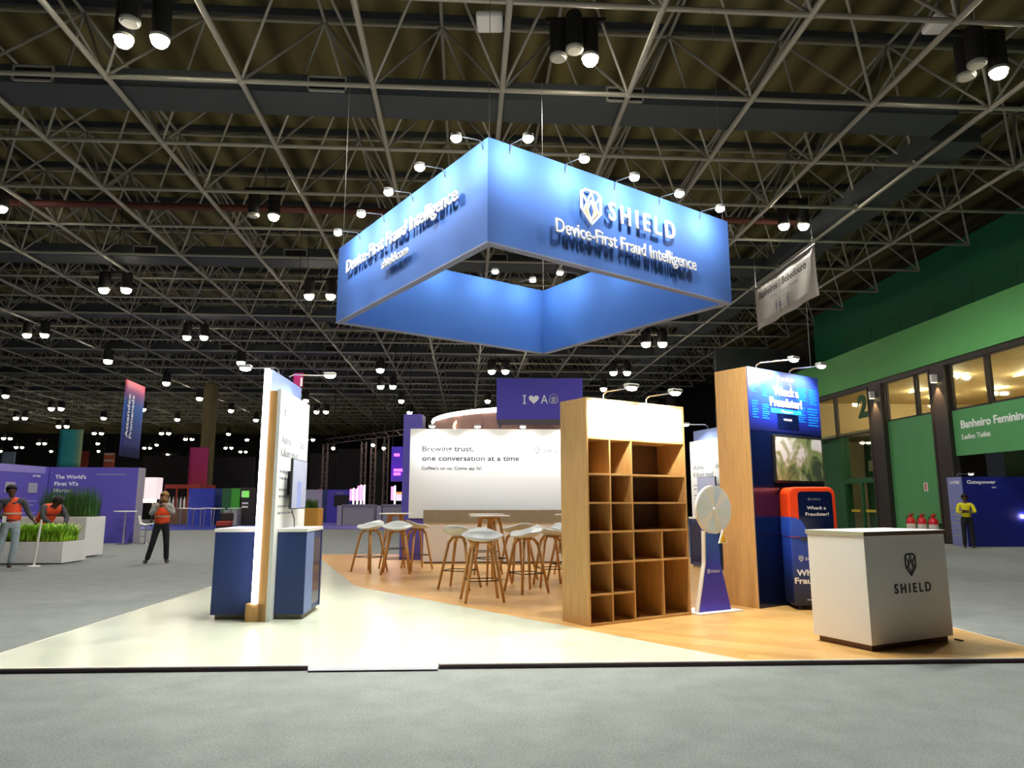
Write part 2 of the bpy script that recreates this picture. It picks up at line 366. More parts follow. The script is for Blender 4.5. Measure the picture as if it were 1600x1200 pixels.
# access points / white boxes
for px, py, lab in ((765, 33, 'small white wireless unit hanging from the truss above the sign'), (1470, 36, 'pale square wireless unit beside the upper right cluster lamp')):
    x, y, z = on_plane(px, py, 10.4)
    t = empty('wireless_unit', (x, y, z), 0, lab, 'ceiling device')
    box('case', 'planter', (-.25, .25, -.25, .25, -.09, .06), t, bevel=.05); B().cyl((0, 0, .05), (0, 0, 2.3), .02, n=6).build('hanger', 'steel', t)
# distant pairs and singles, measured on the photograph as (x, y[, count])
FAR = [(1496*0+500, 460, 2), (180, 450, 2), (44, 517, 2), (300, 522, 2), (177, 565, 1), (385, 569, 1), (590, 572, 1), (779, 577, 2), (260, 597, 1), (312, 621, 1),
       (1023, 534, 2), (972, 577, 2), (606, 604, 2), (627, 625, 1), (640, 643, 1), (762, 625, 1), (759, 645, 1), (943, 606, 1), (9, 617, 1), (88, 637, 2),
       (32, 652, 2), (98, 665, 2), (162, 652, 1), (11, 684, 2), (65, 692, 2), (30, 698, 2), (153, 676, 2), (153, 692, 1), (154, 704, 1), (224, 638, 1),
       (217, 665, 1), (277, 654, 1), (258, 676, 2), (295, 685, 2), (245, 694, 1), (230, 699, 2), (262, 709, 1), (188, 710, 2), (80, 704, 1), (361, 640, 1),
       (400, 655, 1), (357, 677, 1), (386, 686, 1), (357, 699, 2), (340, 710, 1), (380, 705, 2), (502, 642, 2), (478, 624, 1), (484, 686, 2), (1, 704, 1)]
protos = {}
for px, py, n in FAR:
    z = 9.4
    x, y, _ = on_plane(px, py, z)
    yt = -x*ts_+y*tc_
    for jd, _n in DY:
        dd = yt-(Y0+SP*jd+.975)
        if abs(dd) < .85 and y < 62: y += (.9 if dd >= 0 else -.9)-dd; break
    far = y > 34
    key = (n, far)
    if key not in protos:
        t = empty('hall_lamp', (x, y, z))
        for s in ((-.42, .42) if n == 2 else (0,)):
            can(t, s, 0, True, .40 if not far else .5, .6, 0, 'lens_far')
        B().cyl((0, 0, .55), (0, 0, 3.3), .02, n=4).build('hanger', 'black', t)
        if n == 2: box('bracket', 'black', (-.5, .5, -.03, .03, .58, .64), t)
        index_kids(t); protos[key] = t
    else:
        t = copy_tree(protos[key]); t.location = (x, y, z)
    if not far:
        light('SPOT', HALL_LAMP*.65, (0, 0, -.35), t, (0, 0, -5), .2, 165, .5)
    elif random.random() < .34:
        light('SPOT', HALL_LAMP*.45, (0, 0, -.35), t, (0, 0, -5), .3, 165, .5)
    side = 'left' if px < 420 else 'middle' if px < 800 else 'right'
    if not far:
        lab = {500: 'pair of lit lamps just left of the blue sign', 180: 'pair of lit lamps left of the sign, above the blue hanging banner', 44: 'pair of lit lamps at the left edge, third row of trusses', 300: 'pair of lit lamps above the LED tower, left of it'}.get(px, 'lit hall lamp under the truss')
        tag(t, lab, 'ceiling lamp'); 
        if px not in (500, 180, 44, 300): t['group'] = 'hall lamps in the middle distance'; t['label'] = 'lit hall lamp under the truss, middle distance'
    else:
        tag(t, 'small bright lamp far down the dark hall ceiling', 'ceiling lamp', 'distant hall lamps')

# ---------------------------------------------------------------- hanging sign
SY = .6183; SA, SB, SZ, SH = 4.25, 4.42, 4.26, 1.24
sg = empty('hanging_sign', (-.2726, 7.4899, SZ), SY, 'large square blue hanging sign with white raised lettering above the stand', 'hanging sign')
th = .09
box('right_panel', 'sign_blue', (0, SA, 0, th, 0, SH), sg)
box('left_panel', 'sign_blue', (0, th, th, SB, 0, SH), sg)
box('back_panel', 'sign_in', (th, SA, SB-th, SB, 0, SH), sg)
box('far_panel', 'sign_in', (SA-th, SA, th, SB-th, 0, SH), sg)
b = B()
b.box(-.005, SA+.005, -.005, th+.005, -.02, 0).box(-.005, th+.005, th, SB+.005, -.02, 0).box(th, SA, SB-th, SB+.005, -.02, 0).box(SA-th, SA+.005, th, SB, -.02, 0)
b.build('bottom_edge', 'sign_edge', sg)
shield(sg, 'sign_letter', 1.50, .745, .43, -.045, .022, lw=.055)
text('SHIELD', 'sign_letter', sg, 1.80, .665, .235, 1.22, -.045, .022, .016, 1.5)
text('Device-First Fraud Intelligence', 'sign_letter', sg, .93, .31, .165, 2.50, -.045, .022, .014)
lf = empty('left_lettering', (0, SB, 0), -PI/2); lf.parent = sg
text('Device-First Fraud Intelligence', 'sign_letter', lf, .50, .68, .19, 3.36, -.045, .022, .014)
text('shield.com', 'sign_letter', lf, 1.80, .385, .125, .80, -.045, .022, .018)
def flood(parent, base, out, cx, cy, z, spill=True, e=1):
    """arm rising from the panel top and a small flood head turned back at the face"""
    bx, by = base; ox, oy = out
    f = B().tube([(bx, by, z-.05), (bx+ox*.12, by+oy*.12, z+.06), (bx+ox, by+oy, z+.02)], .007, 6).build('floodlight_arm', 'duct', parent)
    hx, hy = bx+ox, by+oy
    B().lathe([(.02, .05), (.06, .035), (.065, 0), (.06, -.01)], 14, (hx, hy, z)).build('head', 'vent', f)
    B().ball((hx, hy, z-.015), .062, (1, 1, .7), 12).build('lens', 'flood_lens', f)
    light('POINT', SIGN_FLOOD*e, (hx, hy, z-.11), parent, size=.04, col=(1, .98, .90))
    if spill: light('SPOT', SIGN_SPILL, (hx, hy, z-.10), parent, (hx+ox*5, hy+oy*5, z-3.2), .08, 112, .8, (.98, 1, .88))
for t in (.30, 1.13, 1.96, 2.79, 3.62): flood(sg, (t, 0), (0, -.36), 0, 0, SH-.07)
for t in (.08, .94, 1.8, 2.68, 3.54): flood(sg, (0, t+.02), (-.36, 0), 0, 0, SH-.07)
for t in (.8, 1.75, 2.75, 3.6): flood(sg, (t, SB), (0, -.5), 0, 0, SH+.02, False, .3)
for t in (.9, 2.1, 3.3): flood(sg, (SA, t), (-.5, 0), 0, 0, SH+.02, False, .3)
for x, y in ((.05, .05), (SA-.05, .05), (.05, SB-.05), (SA-.05, SB-.05)):
    B().cyl((x, y, SH), (x, y, 10.05-SZ), .004, n=5).build('hanging_wire', 'steel', sg)

# ---------------------------------------------------------------- stand platform (its own slight turn)
PY = .0462
pc, ps = math.cos(PY), math.sin(PY)
def PL(x, y): return (x*pc+y*ps, -x*ps+y*pc)          # world -> platform frame
def wpts(l): return [PL(*q) for q in l]
LX, RX, FY, BY = -4.3442, 5.2264, 6.403, 19.53
WL = [(LX, FY), PL(2.05, 6.52+.0), PL(-2.57, 12.04), (LX+.02, BY)]
WL[1] = (WL[1][0], FY)
o = B().prism(WL, .0, .04).build('floor_white', 'white_floor', rz=PY); tag(o, 'white glossy vinyl part of the raised stand floor', 'floor', kind='structure')
o = B().prism([WL[1], (RX, FY), (RX, BY), WL[3], WL[2]], .0, .04).build('floor_wood', 'plank', rz=PY); tag(o, 'honey coloured plank part of the raised stand floor', 'floor', kind='structure')
K['edge'] = mat('edge_strip', '4a2c3c', .5); K['edge_light'] = mat('edge_lip', 'e8d8cc', .4)
sx0, sx1 = PL(-1.72, 6.3)[0], PL(-.62, 6.35)[0]
for n_, (a, c) in enumerate(((LX-.02, sx0), (sx1, RX+.02))):
    o = B().box(a, c, FY-.03, FY-.001, 0, .032).build('trim_%d' % (40+n_), 'edge', rz=PY); tag(o, 'dark plum edge strip along the front of the stand floor, %s of the white light step' % ('left', 'right')[n_], 'trim', kind='structure')
    o2 = B().box(a, c, FY-.03, FY-.001, .032, .042).build('lip', 'edge_light', o)
for n_, xx in enumerate((LX-.02, RX)):
    o = B().box(xx, xx+.02, FY, BY, 0, .042).build('trim_%d' % (42+n_), 'edge_light', rz=PY); tag(o, 'pale edge strip along the %s side of the stand floor' % ('left', 'right')[n_], 'trim', kind='structure')
st = empty('light_step', (0,0,0), PY, 'low white light strip set in the front edge of the stand floor', 'floor light')
K['strip_dim'] = mat('step_diffuser', 'f4f4f4', .4, emit='ffffff', es=.55)
box('diffuser', 'strip_dim', (sx0+.01, sx1-.01, FY-.09, FY-.02, .012, .04), st); box('housing', 'edge', (sx0+.01, sx1-.01, FY-.095, FY-.0, 0, .012), st)

# ---------------------------------------------------------------- LED towers with counters
def arm_lamp(parent, x, y, z, ox, oy, energy=ARM_FLOOD, aim=None, lens='flood_lens', up=.10, L=True, cone=130, col=(1, .98, .92)):
    f = B().tube([(x, y, z-.03), (x, y, z+up*.7), (x+ox*.12, y+oy*.12, z+up), (x+ox, y+oy, z+up*.9)], .01, 6).build('lamp_arm', 'chrome', parent)
    B().box(x+ox-.08, x+ox+.08, y+oy-.05, y+oy+.05, z+up*.9, z+up*.9+.04).build('head', 'vent', f, bevel=.01)
    B().ball((x+ox, y+oy, z+up*.9-.01), .055, (1.3, .9, .5), 12).build('lens', lens, f)
    if L: light('SPOT', energy, (x+ox, y+oy, z+up*.9-.05), parent, aim or (x, y, z-1.0), .05, cone, .7, col)
def tower(name, x, y, mirror, label):
    """slab with LED front edge; the lit graphic box stands on its inner side (+x, or -x when mirrored)"""
    rz_ = .284 if mirror else PY
    t = empty(name, (x, y, .04), rz_, label, 'display tower')
    m = -1 if mirror else 1
    def bx(nm, mt, x0, x1, y0, y1, z0, z1, par=t, **k): return box(nm, mt, (min(m*x0, m*x1), max(m*x0, m*x1), y0, y1, z0, z1), par, **k)
    bx('slab', 'slate_blue', -.06, .02, .05, 1.5, .0, 2.97)
    bx('led_base', 'oak', -.12, .10, 0, .18, 0, .20)
    bx('led_strip', 'led', -.055, .0, -.015, .05, .20, 2.97)
    w_ = bx('graphic_box', 'oak', .02, .115, .0, 1.42, 0, 2.70)
    g_ = bx('graphic_panel', 'white_print', .115, .155, .0, 1.46, 0, 2.72)
    fr = empty('graphic_print', (m*.155, 0 if not mirror else 1.46, 0), PI/2 if not mirror else -PI/2); fr.parent = t
    shield(fr, 'ink_faint', .22, 2.47, .12, -.001, .002, None)
    text('SHIELD', 'ink_faint', fr, .32, 2.43, .07, .34, -.001, .002, .012, 1.2)
    text('Adva        de', 'ink_faint', fr, .12, 2.08, .10, 1.1, -.001)
    text('Killom mud', 'ink_faint', fr, .12, 1.92, .10, .8, -.001)
    for k, (zz, ww) in enumerate(((1.72, 1.1), (1.64, .9), (1.5, 1.1), (1.42, 1.15), (1.3, 1.0), (1.22, .7))):
        b = B(); q = .12
        while q < .12+ww:
            L = random.uniform(.04, .13); b.box(q, min(q+L, .12+ww), -.002, 0, zz, zz+.025); q += L+.03
        b.build('small_print', 'ink_faint', fr)
    arm_lamp(t, m*-.02, .95, 2.97, m*.55, .0, aim=(m*.16, .75, 1.9))
    arm_lamp(t, m*-.02, .45, 2.97, m*-.42, .0, aim=(m*-.06, .45, 1.9), energy=ARM_FLOOD*.8)
    # screen on a bracket
    mo = empty('monitor', (t.location.x, t.location.y, t.location.z), rz_, 'pale tilted monitor on the white graphic side of the %s tower' % ('left LED' if not mirror else 'far LED'), 'monitor')
    def mbx(nm, mt, x0, x1, y0, y1, z0, z1, par=mo, **k): return box(nm, mt, (min(m*x0, m*x1), max(m*x0, m*x1), y0, y1, z0, z1), par, **k)
    mbx('casing', 'black', .235, .262, .30, 1.02, 1.28, 1.90); mbx('screen', 'screen_grey', .262, .268, .31, 1.01, 1.29, 1.89)
    mbx('screen_graphic', 'royal_pale', .268, .270, .55, .75, 1.29, 1.62); mbx('bracket', 'black', .155, .235, .5, .72, 1.45, 1.75)
    B().tube([(m*.2, .6, 1.46), (m*.19, .58, 1.3), (m*.23, .62, 1.15), (m*.24, .6, 1.04)], .006, 6).build('cable', 'black', mo)
    # two counter halves
    for s, nm, lab in ((-1, 'counter', 'outer'), (1, 'counter', 'inner')):
        c = empty(nm, (t.location.x, t.location.y, t.location.z), rz_, ('navy counter with white top on the %s side of the %s' % ({'outer': 'carpet', 'inner': 'stool'}[lab], 'left LED tower')) if not mirror else 'navy counter on the %s side of the far LED tower' % ({'outer': 'hidden', 'inner': 'near'}[lab]), 'counter')
        if s < 0: a0, a1 = -.58, -.065
        else: a0, a1 = .16, .50
        def cb(n2, mt, x0, x1, y0, y1, z0, z1, **k): return box(n2, mt, (min(m*x0, m*x1), max(m*x0, m*x1), y0, y1, z0, z1), c, **k)
        cb('plinth', 'plinth', a0+(.04 if s < 0 else 0), a1-(.03 if s > 0 else 0), .22, .98, 0, .055)
        body = cb('cabinet_body', 'navy', a0, a1, .17, 1.02, .055, 1.01, bevel=.003)
        cb('worktop', 'white', a0-.01 if s < 0 else a0, a1 if s < 0 else a1+.01, .16, 1.03, 1.01, 1.05, bevel=.003)
        if s > 0:
            cb('side_panel', 'slate_blue', a1, a1+.006, .17, .55, .06, 1.0)
            cb('recess', 'navy_gloss', a1, a1+.004, .56, .96, .12, .92); cb('end_post', 'navy', a1, a1+.01, .96, 1.02, .055, 1.01)
    return t
K['royal_pale'] = mat('screen_blue', '8a98dc', .3)
tower('led_tower', -2.96, 8.51, False, 'tall blue slab with glowing white LED edge, at the left of the stand')
tower('led_tower', 4.62, 14.86, True, 'smaller-looking LED edged tower with white graphic, seen between bookcase and game wall')

# ---------------------------------------------------------------- pigeonhole bookcase
SHY = R(33)
bc = empty('pigeonhole_bookcase', (.86, 8.17, .04), SHY, 'tall oak bookcase of open pigeonholes under a bright white header', 'bookcase')
L, D, Z = 1.60, .50, 2.57
K_ = .022
box('side_panel', 'oak', (0, K_, 0, D, 0, Z), bc); box('side_panel', 'oak', (L-K_, L, 0, D, 0, Z), bc)
box('top_panel', 'oak', (K_, L-K_, 0, D, Z-K_, Z), bc); box('bottom_panel', 'oak', (K_, L-K_, 0, D, 0, .03), bc)
box('back_panel', 'oak_shaded', (K_, L-K_, D-.02, D, .03, Z-K_), bc)
hd = box('header', 'white_print', (K_, L-K_, .015, .04, 2.11, Z-K_-.005), bc)
ZS = [2.11, 1.695, 1.365, 1.035, .69, .345]
for i, z in enumerate(ZS[:5]): box('shelf_board', 'oak', (K_, L-K_, .0, D-.02, z-K_, z), bc)
C1, C2, C3 = .345, .685, 1.15
box('shelf_board', 'oak', (K_, C2, 0, D-.02, ZS[5]-K_, ZS[5]), bc)
zz = ZS[:5]+[.03]
for i in range(5):
    a, c = zz[i+1], zz[i]-K_
    box('divider', 'oak', (C1-.01, C1+.01, 0, D-.02, a, c if i < 4 else ZS[4]-K_), bc)
    box('divider', 'oak', (C2-.01, C2+.01, 0, D-.02, a, c), bc)
    if i >= 3: box('divider', 'oak', (C3-.01, C3+.01, 0, D-.02, a, c), bc)
text('Our', 'ink', hd, .11, 2.385, .048, None, .015, .002, .004); text('the sh', 'ink', hd, .11, 2.30, .048, None, .015, .002, .004)
arm_lamp(bc, 1.05, .10, Z, .0, -.50, aim=(1.15, 0, 2.42), energy=ARM_FLOOD*2, cone=100)
arm_lamp(bc, .35, .10, Z, .0, -.50, aim=(.4, 0, 2.42), energy=ARM_FLOOD*2, cone=100)

# ---------------------------------------------------------------- game wall with arcade cabinet
gw = empty('game_wall', (3.21, 9.55, .04), R(35), 'tall oak sided wall with blue illustrated header, built-in screen and navy front', 'display wall')
GL, GD, GZ = 1.68, .54, 3.20
box('side_panel', 'oak', (0, .04, .0, GD, 0, GZ), gw); box('core', 'oak', (.04, GL, .02, GD, 0, GZ), gw)
box('front_panel', 'navy_gloss', (.0, GL, -.012, .0, 0, 2.33), gw)
K['game_print'] = ramp_mat('game_print', 2, 2.33, 3.2, [(0, '101850'), (.18, '1a2aa0'), (.55, '2450e8'), (.85, '3c5cf0'), (1, '4a68f4')], .4)
hp = box('header_panel', 'game_print', (.0, GL, -.014, .0, 2.33, GZ), gw)
K['cyan'] = mat('cyan_print', '1e8cff', .4, var=.3, vscale=20); K['cyan2'] = mat('cyan_bright', '32b4ff', .4)
for (x0, z0, x1, z1) in ((.05, 2.86, .19, 3.06), (.30, 2.82, .42, 3.0), (.06, 2.5, .2, 2.76), (.28, 2.5, .44, 2.72), (1.12, 2.82, 1.36, 3.02), (1.42, 2.78, 1.62, 3.02), (1.12, 2.5, 1.3, 2.74), (1.36, 2.46, 1.62, 2.74)):
    b = B(); n = 7
    for k in range(n):
        zq = z0+(z1-z0)*k/n; b.box(x0, x1-(.04 if k % 3 == 1 else 0), -.017, -.014, zq, zq+(z1-z0)/n*.55)
    b.build('screen_motif', 'cyan', hp)
B().box(.62, 1.12, -.017, -.014, 2.38, 2.62).build('screen_motif', 'navy_gloss', hp)
shield(hp, 'white_letter', .70, 3.1, .075, -.014, .003, None); text('SHIELD', 'white_letter', hp, .76, 3.075, .05, .3, -.014, .003, .012, 1.1)
for sgn in (.68, .96): strokes([((sgn, 3.05), (sgn+(-.06 if sgn < .8 else .05), 2.96))], .012, .003, -.014).build('sign_string', 'white_letter', hp)
text('Whack a', 'white_letter', hp, .55, 2.86, .11, .60, -.014, .01, .05); text('Fraudster!', 'white_letter', hp, .46, 2.70, .11, .76, -.014, .01, .05)
b = B().box(.48, 1.20, -.018, -.014, 2.60, 2.665).build('banner_bar', 'cyan2', hp); text('Play game', 'white_letter', b, .72, 2.615, .035, .27, -.018, .002, .01)
text('WELCOME', 'white_letter', hp, .76, 2.50, .03, .2, -.017, .002, .006)
K['map'] = mat('screen_foliage', '8a8a6a', .2)
def foliage():
    m = K['map']; nt = m.node_tree; b_ = nt.nodes['Principled BSDF']; tc = nt.nodes.new('ShaderNodeTexCoord'); v = nt.nodes.new('ShaderNodeTexNoise'); v.inputs['Scale'].default_value = 2.6; v.inputs['Detail'].default_value = 3; v.inputs['Distortion'].default_value = .9
    nt.links.new(tc.outputs['Object'], v.inputs['Vector']); cr = nt.nodes.new('ShaderNodeValToRGB'); e = cr.color_ramp.elements
    e[0].position = .36; e[0].color = lin('3c4634'); e[1].position = .60; e[1].color = lin('c8c4c0'); x = e.new(.46); x.color = lin('70804e'); x = e.new(.53); x.color = lin('8c8c66')
    nt.links.new(v.outputs[0], cr.inputs[0]); nt.links.new(cr.outputs[0], b_.inputs['Base Color']); nt.links.new(cr.outputs[0], b_.inputs['Emission Color']); b_.inputs['Emission Strength'].default_value = .32
foliage()
tv = box('television', 'black', (.45, 1.62, -.05, -.012, 1.63, 2.29), gw, bevel=.006); box('screen', 'map', (.48, 1.59, -.054, -.05, 1.66, 2.26), tv)
arm_lamp(gw, .36, .1, GZ, .15, -.50, aim=(.30, 0, 2.9), energy=ARM_FLOOD*1.8, up=.10)
arm_lamp(gw, 1.15, .1, GZ, .1, -.45, aim=(1.2, 0, 2.6), energy=ARM_FLOOD*.8, up=.10)
# arcade cabinet
ar = empty('arcade_cabinet', (3.63, 9.44, .04), R(-6), 'arcade cabinet with rounded orange hood and blue printed front', 'arcade machine')
W, DP = .60, .52
K['arc_print'] = ramp_mat('arcade_print', 2, .05, 1.15, [(0, '14182c'), (.3, '1c2c60'), (.62, '2244b4'), (1, '3460e0')], .4)
box('lower_cabinet', 'arc_print', (0, W, .0, DP, .05, .92), ar, bevel=.015)
B().prism([(0, .92), (W, .92), (W, .93), (.42, .94), (.26, .96), (.20, 1.02), (.15, 1.12), (.08, 1.16), (0, 1.17)], -.018, .0, 'XZ').build('wave_panel', 'arc_print', ar)
B().prism([(0, .92), (.02, .92), (DP, .92), (DP, 1.17), (0, 1.17)], -.005, .0, 'YZ').build('wave_panel', 'arc_print', ar)
def rr(x0, x1, z0, z1, r, n=6):
    p = []
    for cx, cz, a in ((x1-r, z0+r, -90), (x1-r, z1-r, 0), (x0+r, z1-r, 90), (x0+r, z0+r, 180)):
        for k in range(n+1): t = R(a+90*k/n); p.append((cx+r*math.cos(t), cz+r*math.sin(t)))
    return p
hood = B().prism([(0, .90)]+[(0, 1.45)]+[(.10+.10*math.cos(R(a)), 1.46+.10*math.sin(R(a))) for a in range(180, 89, -15)]+[(W-.10+.10*math.cos(R(a)), 1.46+.10*math.sin(R(a))) for a in range(90, -1, -15)]+[(W, .90)], .0, DP, 'XZ').build('hood', 'orange', ar, bevel=.02)
B().prism(rr(.12, W-.05, .86, 1.50, .05), -.012, .0, 'XZ').build('screen', 'navy_gloss', hood)
shield(hood, 'ink_faint', .26, 1.40, .035, -.012, .002, None); text('SHIELD', 'ink_faint', hood, .285, 1.39, .022, .12, -.012, .001, .005)
text('Whack a', 'white_letter', hood, .225, 1.27, .04, .24, -.012, .002, .012); text('Fraudster!', 'white_letter', hood, .205, 1.19, .04, .29, -.012, .002, .012)
shield(ar, 'white_letter', .115, .64, .07, -.001, .003, None); text('SHIELD', 'white_letter', ar, .165, .622, .036, .2, -.001, .002, .01, 1.1)
text('Whack a', 'white_letter', ar, .05, .43, .07, .42, -.001, .003, .03); text('Fraudster!', 'white_letter', ar, .02, .33, .07, .50, -.001, .003, .03)
text('shield.com', 'white_letter', ar, .16, .12, .02, .22, -.001, .002, .006)
for x in (.08, W-.08):
    for y in (.06, DP-.06): B().cyl((x, y, 0), (x, y, .05), .022, n=10).build('foot', 'black', ar)

# ---------------------------------------------------------------- prize wheel
pw = empty('prize_wheel', (2.55, 9.24, .04), R(30), 'white segmented prize wheel on a blue flared stand', 'prize wheel')
B().box(-.37, .37, -.12, .34, 0, .018).build('base_plate', 'white', pw)
K['wheel_blue'] = ramp_mat('wheel_print', 2, 0, .9, [(0, '4330b8'), (.6, '3a40c8'), (1, '3a6ad8')], .4)
B().prism([(-.28, .018), (.28, .018), (.13, .60), (.11, 1.0), (-.11, 1.0), (-.13, .60)], 0, .05, 'XZ').build('stand', 'wheel_blue', pw)
B().prism([(-.30, .018), (-.28, .018), (-.13, .60), (-.11, 1.0), (-.125, 1.0), (-.145, .60)], -.004, .054, 'XZ').build('stand_edge', 'white', pw)
shield(pw, 'white_letter', -.085, .50, .055, -.001, .002, None); text('SHIELD', 'white_letter', pw, -.05, .485, .03, .16, -.001, .002, .008, 1.1)
wh = empty('wheel', (0, -.06, 1.27)); wh.parent = pw
seg_c = ['dcecf4', 'f0f2f0', 'd0e6f2', 'ecf0e4', 'e0ecf4', 'd4e8ea']
n = 12; Rw = .305
B().cyl((0, .0, 0), (0, .035, 0), Rw, n=48).build('disc', 'white', wh)
for k in range(n):
    m_ = K.setdefault('seg%d' % (k % 6), None) or mat('wheel_segment_%d' % (k % 6), seg_c[k % 6], .3); K['seg%d' % (k % 6)] = m_
    a0, a1 = 2*PI*k/n, 2*PI*(k+1)/n
    B().prism([(0, 0)]+[(Rw*.96*math.cos(a0+(a1-a0)*q/5), Rw*.96*math.sin(a0+(a1-a0)*q/5)) for q in range(6)], -.004, 0, 'XZ').build('segment', m_, wh)
B().cyl((0, -.02, 0), (0, -.004, 0), .025, n=16).build('hub', 'white', wh)
b = B().prism([(-.0, .85), (.15, .85), (.075, 1.02)], -.12, -.10, 'XZ').build('pointer', 'white', pw); K['yellow'] = mat('pointer_yellow', 'e8b820', .4)
B().prism([(.025, .865), (.125, .865), (.075, .985)], -.125, -.12, 'XZ').build('pointer_face', 'yellow', b)

# ---------------------------------------------------------------- reception counter
rc_ = empty('reception_counter', (3.32, 6.84, .04), R(26), 'white reception counter with brown plinth and black emblem at the front right', 'counter')
W, DP = 1.19, .66
box('plinth', 'brown', (.035, W-.04, .035, DP-.04, 0, .055), rc_)
box('counter_body', 'white', (0, W, 0, DP, .055, 1.045), rc_, bevel=.003)
tp = box('worktop', 'white', (-.012, W+.012, -.012, DP+.012, 1.045, 1.085), rc_); box('worktop_edge', 'brown', (-.012, W+.012, -.0145, -.012, 1.045, 1.082), tp)
K['edge_grey'] = mat('pale_edge', 'b0ac90', .5); box('worktop_edge', 'edge_grey', (-.0145, -.012, -.012, DP+.012, 1.045, 1.082), tp)
shield(rc_, 'ink_dark', .635, .76, .20, -.001, .004, 'plinth', lw=.06)
text('SHIELD', 'ink_dark', rc_, .37, .50, .085, .54, -.001, .004, .018, 1.45)
B().cyl((W+.01, -.0, .02), (W+.1, -.03, .0), .008, n=6).build('cable_end', 'black', rc_)

# ---------------------------------------------------------------- coffee bar and white wall
bw = empty('graphic_wall', (-2.40, 17.4, .04), PY, 'long white graphic wall reading Brewing trust behind the stools', 'display wall')
box('wall_panel', 'white_print', (-.1, 5.3, 0, .12, .98, 3.15), bw, bevel=.004); box('base_wall', 'violet', (-.3, 5.3, .02, .14, 0, .98), bw)
text('Brewing trust,', 'ink', bw, .20, 2.60, .13, 1.26, -.001, .003, .018); text('one conversation at a time', 'ink', bw, .20, 2.37, .12, 2.38, -.001, .003, .018)
K['ink_faint2'] = mat('mid_ink', '5c6068', .6)
text("Coffee's on us. Come say hi!", 'ink_faint2', bw, .19, 2.15, .075, 1.46, -.001, .003, .012)
shield(bw, 'ink_faint2', 3.02, 2.62, .15, -.001, .003, None, lw=.06); text('SHIELD', 'ink_faint2', bw, 3.18, 2.575, .09, .62, -.001, .003, .004, 1.5)
for x in (.45, 1.55, 2.65, 3.75, 4.8): arm_lamp(bw, x, .06, 3.13, 0, -.42, aim=(x, .0, 1.9), energy=ARM_FLOOD*.7, up=.05, cone=150, col=(.96, .98, 1))
cb_ = empty('coffee_bar', (-2.02, 16.5, .04), PY, 'low white bar counter with stone coloured band along its top', 'bar counter')
box('bar_front', 'white', (0, 4.9, 0, .55, .03, .90), cb_); box('plinth', 'brown', (.02, 4.88, .02, .53, 0, .03), cb_)
box('stone_band', 'stone', (-.01, 4.91, -.02, .57, .90, 1.19), cb_)

# ---------------------------------------------------------------- bar stools and tables
def make_stool():
    t = empty('bar_stool')
    b = B(); nu, nv = 14, 12; g_ = []
    for i in range(nu+1):
        row = []
        for k in range(nv+1):
            u = -1+2*i/nu; v = -1+2*k/nv
            # square to disc
            x = u*math.sqrt(1-v*v/2); y = v*math.sqrt(1-u*u/2); r = math.hypot(x, y)
            z = .79 + .055*r**2.5 + .10*max(0, y)**2*r + .02*abs(x)**3 - .035*max(0, -y)**2
            row.append(b.bm.verts.new((x*.29, y*.235, z)))
        g_.append(row)
    for i in range(nu):
        for k in range(nv): b.bm.faces.new((g_[i][k], g_[i+1][k], g_[i+1][k+1], g_[i][k+1]))
    o = b.build('seat_shell', 'shell', t, True); so = o.modifiers.new('thickness', 'SOLIDIFY'); so.thickness = .022; so.offset = -1
    B().cyl((0, 0, .745), (0, 0, .772), .10, n=20).box(-.15, .15, -.02, .02, .74, .765).build('seat_block', 'oak_leg', t)
    for sx in (-1, 1):
        for sy in (-1, 1):
            b = B().cyl((sx*.085, sy*.08, .76), (sx*.145, sy*.13, .68), .022, .027, 10).cyl((sx*.145, sy*.13, .69), (sx*.27, sy*.235, .0), .027, .019, 10)
            b.build('leg', 'oak_leg', t, True)
    z = .27; k = (.69-z)/.69; x = .145+.125*k; y = .13+.105*k
    r = B(); r.tube([(-x, -y, z), (x, -y, z), (x, y, z), (-x, y, z), (-x, -y, z)], .007, 8); r.build('footrest', 'black', t)
    return t
stool0 = make_stool(); index_kids(stool0)
def make_table():
    t = empty('bar_table')
    B().lathe([(.335, 1.118), (.35, 1.124), (.35, 1.138), (.345, 1.14)], 40).build('tabletop', 'white', t)
    B().box(-.2, .2, -.022, .022, 1.08, 1.117).box(-.022, .022, -.2, .2, 1.08, 1.117).build('cross_frame', 'oak_leg', t)
    for sx in (-1, 1):
        for sy in (-1, 1):
            B().cyl((sx*.10, sy*.10, 1.11), (sx*.13, sy*.13, .98), .022, .026, 10).cyl((sx*.13, sy*.13, .99), (sx*.27, sy*.27, 0), .026, .017, 10).build('leg', 'oak_leg', t, True)
    B().tube([(-.20, -.20, .42), (.20, -.20, .42), (.20, .20, .42), (-.20, .20, .42), (-.20, -.20, .42)], .008, 8).build('footrest', 'black', t)
    return t
table0 = make_table(); index_kids(table0)
STOOLS = [(-2.85, 14.56, -35, 'white shell stool at the far left of the left bar table'), (-2.24, 14.12, 5, 'white shell stool in front of the left bar table'),
          (-1.98, 15.15, 120, 'white shell stool on the right of the left bar table'),
          (-.42, 10.30, 12, 'nearest white shell bar stool on oak legs'), (-.84, 11.75, 160, 'bar stool seen just behind the nearest stool, left of it'),
          (.10, 13.1, 215, 'bar stool seen from behind beyond the middle bar table'), (.22, 11.3, -60, 'bar stool turned sideways between the nearest stool and the bookcase'),
          (.64, 12.1, 100, 'bar stool half hidden by the left edge of the bookcase'), (.98, 12.9, 30, 'farthest bar stool hidden mostly behind the bookcase')]
